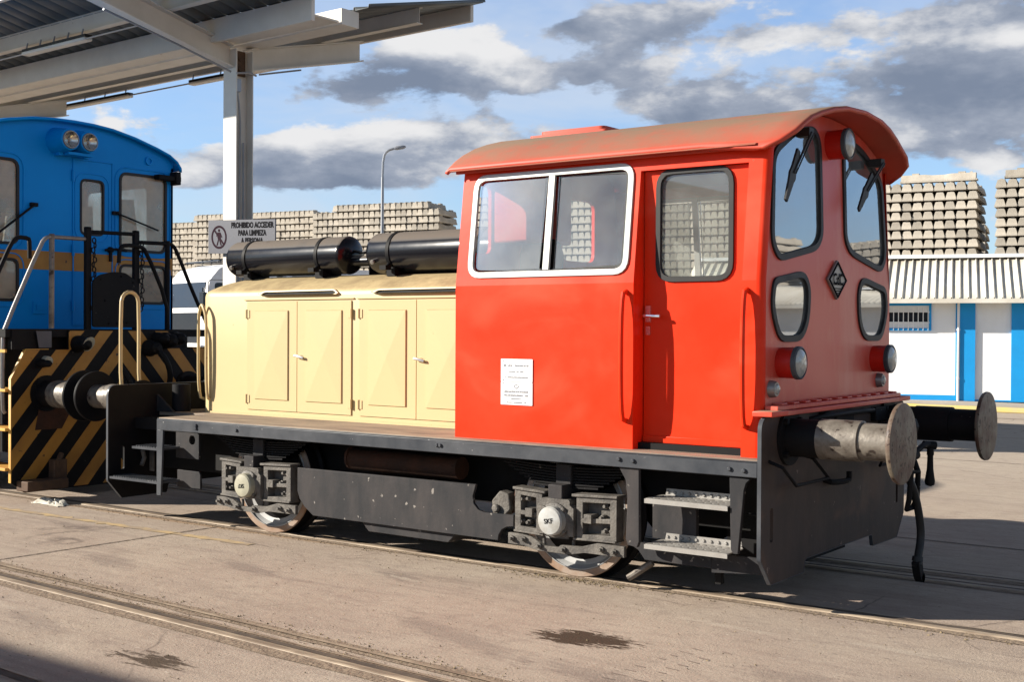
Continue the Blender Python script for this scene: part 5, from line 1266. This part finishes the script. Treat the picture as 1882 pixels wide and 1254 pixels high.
wf = SB().frame([(-7.57, 1.745), (-6.335, 1.745), (-6.335, 2.40), (-7.57, 2.40)], .060, XZ(YF, -1), -.02, .05).build('window', 'shed_blue', SH)
w = SB().plate([(-7.5, 1.80), (-6.42, 1.80), (-6.42, 2.36), (-7.5, 2.36)], [], XZ(YF, -1), -.14, -.13); w.build('pane', 'truck_dark', wf)
w = SB(); w.box(-7.5, -6.4, YF - .03, YF + .0, 1.80, 1.955); w.box(-7.5, -6.4, YF - .03, YF + .0, 2.20, 2.36); w.build('shutter', 'wall_white', wf)
w = SB()
for i in range(9): w.tube([(-7.46 + i * .13, YF - .055, 1.76), (-7.46 + i * .13, YF - .055, 2.30)], .012, 6)
w.box(-7.5, -6.38, YF - .06, YF - .045, 1.93, 1.95); w.box(-7.5, -6.38, YF - .06, YF - .045, 2.18, 2.20); w.build('window_bars', 'wall_white', wf)
w = SB(); w.cyl((-5.632, YF - .07, .05), (-5.632, YF - .07, 2.45), .035, n=12)
for z in (.6, 1.75): w.lathe((-5.632, YF - .07, z), (0, 0, 1), [(0, .045), (.05, .045)], 12)
w.build('downpipe', 'wall_white', SH)
# ribbed roof
RZ0, RZ1, RY0, RY1 = 2.49, 3.58, 21.25, 23.6
rp = []; x = SX0 - .3
while x < SX1 + .3:
    rp += [(x, 0), (x + .150, 0), (x + .160, .038), (x + .195, .038), (x + .205, 0)]; x += .215
o = SB().grid([[(a, y, z + h) for a, h in rp] for y, z in ((RY0, RZ0), (RY1, RZ1))]).grid([[(a, y, z + h) for a, h in rp] for y, z in ((RY1, RZ1 ), (RY1 + 2.4, RZ0))]).build('roof', 'shed_roof', SH, smooth=10)
so = o.modifiers.new('sheet', 'SOLIDIFY'); so.thickness = .012; so.offset = -1
w = SB(); w.plate([(RY1 - .22, RZ1 - .02), (RY1, RZ1 + .055), (RY1 + .22, RZ1 - .02), (RY1 + .22, RZ1), (RY1, RZ1 + .08), (RY1 - .22, RZ1 + .0)], [], lambda a, b, c: (c, a, b), SX0 - .3, SX1 + .3); w.build('ridge_cap', 'wall_white', o)
w = SB(); w.plate([(RY0 - .10, RZ0 - .10), (RY0 + .02, RZ0 - .10), (RY0 + .02, RZ0 - .015), (RY0 + .01, RZ0 - .015), (RY0 + .01, RZ0 - .09), (RY0 - .09, RZ0 - .09), (RY0 - .09, RZ0 - .0), (RY0 - .10, RZ0 - .0)], [], lambda a, b, c: (c, a, b), SX0 - .3, SX1 + .3); w.box(SX0 - .28, SX1 + .28, RY0 + .03, YF + .02, RZ0 - .06, RZ0 - .03); w.build('gutter', 'shed_roof', o)

# ------------------------------------------------------------------ stacks of concrete sleepers
def sleeper_mesh(p, h, L, dots=False):
    """trapezoid bar along +y with a foot slab and two rail seats"""
    mb = MB(); b = p * .5 - .004; t = p * .295; z1 = .060; z2 = h - .048
    sec = [(-b, 0), (b, 0), (b, z1), (t + .012, z2 - .02), (t - .01, z2), (-t + .01, z2), (-t - .012, z2 - .02), (-b, z1)]
    mid = [(x * .94, z if z < .1 else z - .025) for x, z in sec]
    sec2 = [(x * .985, z) for x, z in sec]
    rows = []
    for y, s in ((.04, sec2), (.06, sec2), (L * .33, sec), (L * .42, mid), (L * .58, mid), (L * .67, sec), (L - .05, sec2), (L - .03, sec2)):
        rows.append([(x, y, z) for x, z in s])
    mb.grid(rows, closed_u=True)
    k = len(rows[0]); n = len(rows)
    mb.add([tuple(v) for v in rows[0]], [tuple(range(k))]); mb.add(rows[-1], [tuple(range(k))[::-1]])
    mb.box(-b, b, -.0, .03, 0, z1 - .01); mb.box(-b, b, L - .03, L, 0, z1 - .01)
    for y in (L * .20, L * .80):
        mb.box(-t * .8, t * .8, y - .10, y + .10, z2 - .005, h)
    mb.box(-t * .3, t * .3, .14, .22, z2 - .005, h - .006)
    if dots:
        mb.m = 1
        for x in (-.055, .055):
            for z in (.07, .155): mb.plate([(x + .017 * math.cos(q), z + .017 * math.sin(q)) for q in [i * math.pi / 4 for i in range(8)]], [], lambda a, c, d: (a, d, c), .024, .029)
    return mb
def one_sleeper(src, M4, label, group):
    o = bpy.data.objects.new('concrete_sleeper', src); COL.objects.link(o); o.matrix_basis = M4
    return tag(o, label, 'railway sleeper', group)
pL, hL, pR, hR = .238, .275, .31, .282
protoL = sleeper_mesh(pL, hL, 1.5); protoR = sleeper_mesh(pR, hR, 2.2); protoD = sleeper_mesh(.27, hR, 2.5, True)
def mesh_of(mb, nm, mats):
    o = mb.build(nm, mats, None, smooth=0); me = o.data; bpy.data.objects.remove(o); return me
meL = mesh_of(protoL, 'concrete_sleeper', 'concrete_sleeper'); meR = mesh_of(protoR, 'concrete_sleeper', 'concrete_sleeper'); meD = mesh_of(protoD, 'concrete_sleeper', ['concrete_sleeper', 'dark_dot'])
rest = MB(); restD = MB()
rs = random.Random(31)
def stack(right, ang, ncol, nlay, proto, me, p, h, label, group, show=None, top=None):
    """right = (x, y) of the front right corner; columns run back to the left along ang"""
    R4 = Matrix.Translation((right[0], right[1], 0)) @ Matrix.Rotation(ang, 4, 'Z')
    for k in range(nlay):
        jl = rs.uniform(-.02, .02)
        cols = range(ncol) if (top is None or k < nlay - 1) else range(*top)
        for c in cols:
            M4 = R4 @ Matrix.Translation((-(c + .5) * p + jl, rs.uniform(-.022, .022) + (.0), k * h))
            if show and show(c, k): one_sleeper(me, M4, label, group)
            else: rest.add([M4 @ v for v in proto.v], proto.f)
A12 = R_(11)
stack((-42.05, 29.42), R_(11), 9, 24, protoL, meL, pL, hL, '', '')
stack((-33.53, 28.22), A12, 26, 24, protoL, meL, pL, hL, '', '')
stack((-26.83, 28.16), A12, 24, 24, protoL, meL, pL, hL, 'concrete sleeper in the long pile seen above the two black tanks', 'sleepers in the long pile behind the black tanks', show=lambda c, k: k >= 18, top=(2, 20))
stack((-19.6, 29.11), R_(11), 24, 24, protoL, meL, pL, hL, '', '')
stack((-14.1, 30.04), R_(10), 20, 24, protoL, meL, pL, hL, '', '')
stack((-7.37, 29.39), R_(9), 14, 22, protoR, meR, pR, hR, 'concrete sleeper stacked end-on in the tall pile beside the red cab roof', 'sleepers in the tall pile beside the cab roof', show=lambda c, k: k >= 12 and c < 10)
stack((-4.43, 29.72), R_(9), 8, 22, protoR, meR, pR, hR, 'concrete sleeper stacked end-on in the pile at the right edge', 'sleepers in the pile at the right edge', show=lambda c, k: k >= 12 and c > 4)
stack((1.2, 32.0), R_(15), 16, 21, protoR, meR, pR, hR, '', '')
stack((7.6, 33.5), R_(12), 18, 22, protoR, meR, pR, hR, '', '')
stack((14.5, 34.5), R_(8), 20, 20, protoR, meR, pR, hR, '', '')
stack((22.5, 35.0), R_(4), 22, 22, protoR, meR, pR, hR, '', '')
stack((31, 35.0), R_(0), 22, 21, protoR, meR, pR, hR, '', '')
def column(c, ang, n, lab, grp, k0):
    R4 = Matrix.Translation((c[0], c[1], 0)) @ Matrix.Rotation(ang, 4, 'Z')
    for k in range(n):
        M4 = R4 @ Matrix.Translation((rs.uniform(-.02, .02), 0, k * hR))
        if k >= k0: one_sleeper(meD, M4, lab, grp)
        else: rest.add([M4 @ v for v in protoD.v], [f for f in protoD.f])
column((-9.42, 37.2), R_(12), 20, 'concrete sleeper with four dark holes, left column between the two tall piles', 'sleepers in the left column of the gap', 13)
column((-8.85, 37.6), R_(12), 22, 'concrete sleeper with four dark holes, right column between the two tall piles', 'sleepers in the right column of the gap', 13)
# one sleeper laid crosswise on each of the right-hand piles
for (x, y, lab) in ((-7.45, 29.38, 'concrete sleeper laid sideways on top of the tall pile beside the cab roof'), (-4.5, 29.68, 'concrete sleeper laid sideways on top of the pile at the right edge')):
    M4 = Matrix.Translation((x, y + .26, 22 * hR)) @ Matrix.Rotation(R_(9) + math.pi / 2, 4, 'Z')
    o = one_sleeper(meR, M4, lab, 'crosswise sleepers on the right-hand piles')
    if x > -5: o.matrix_basis = Matrix.Translation((-4.5, y + .26, 22 * hR)) @ Matrix.Rotation(R_(9) + math.pi / 2, 4, 'Z')
o = rest.build('concrete_sleepers', 'concrete_sleeper', None, smooth=0, recalc=False)
tag(o, 'remaining concrete sleepers in long pale stacks across the back of the yard', 'railway sleepers', kind='stuff')

# ------------------------------------------------------------------ unseen building added on the left; its shadow falls across the bottom left corner
WS = thing('unseen_building', 'plain unseen building added on the left to shade the near left corner', 'building', (-18, -16, 0))
w = MB().box(-30, -10.6, -22, -11.50, 0, 4.9); w.build('wall', 'wall_white', WS)
w = MB().box(-30.2, -10.4, -22.2, -11.33, 4.9, 5.06); w.build('roof', 'canopy_sheet', WS)
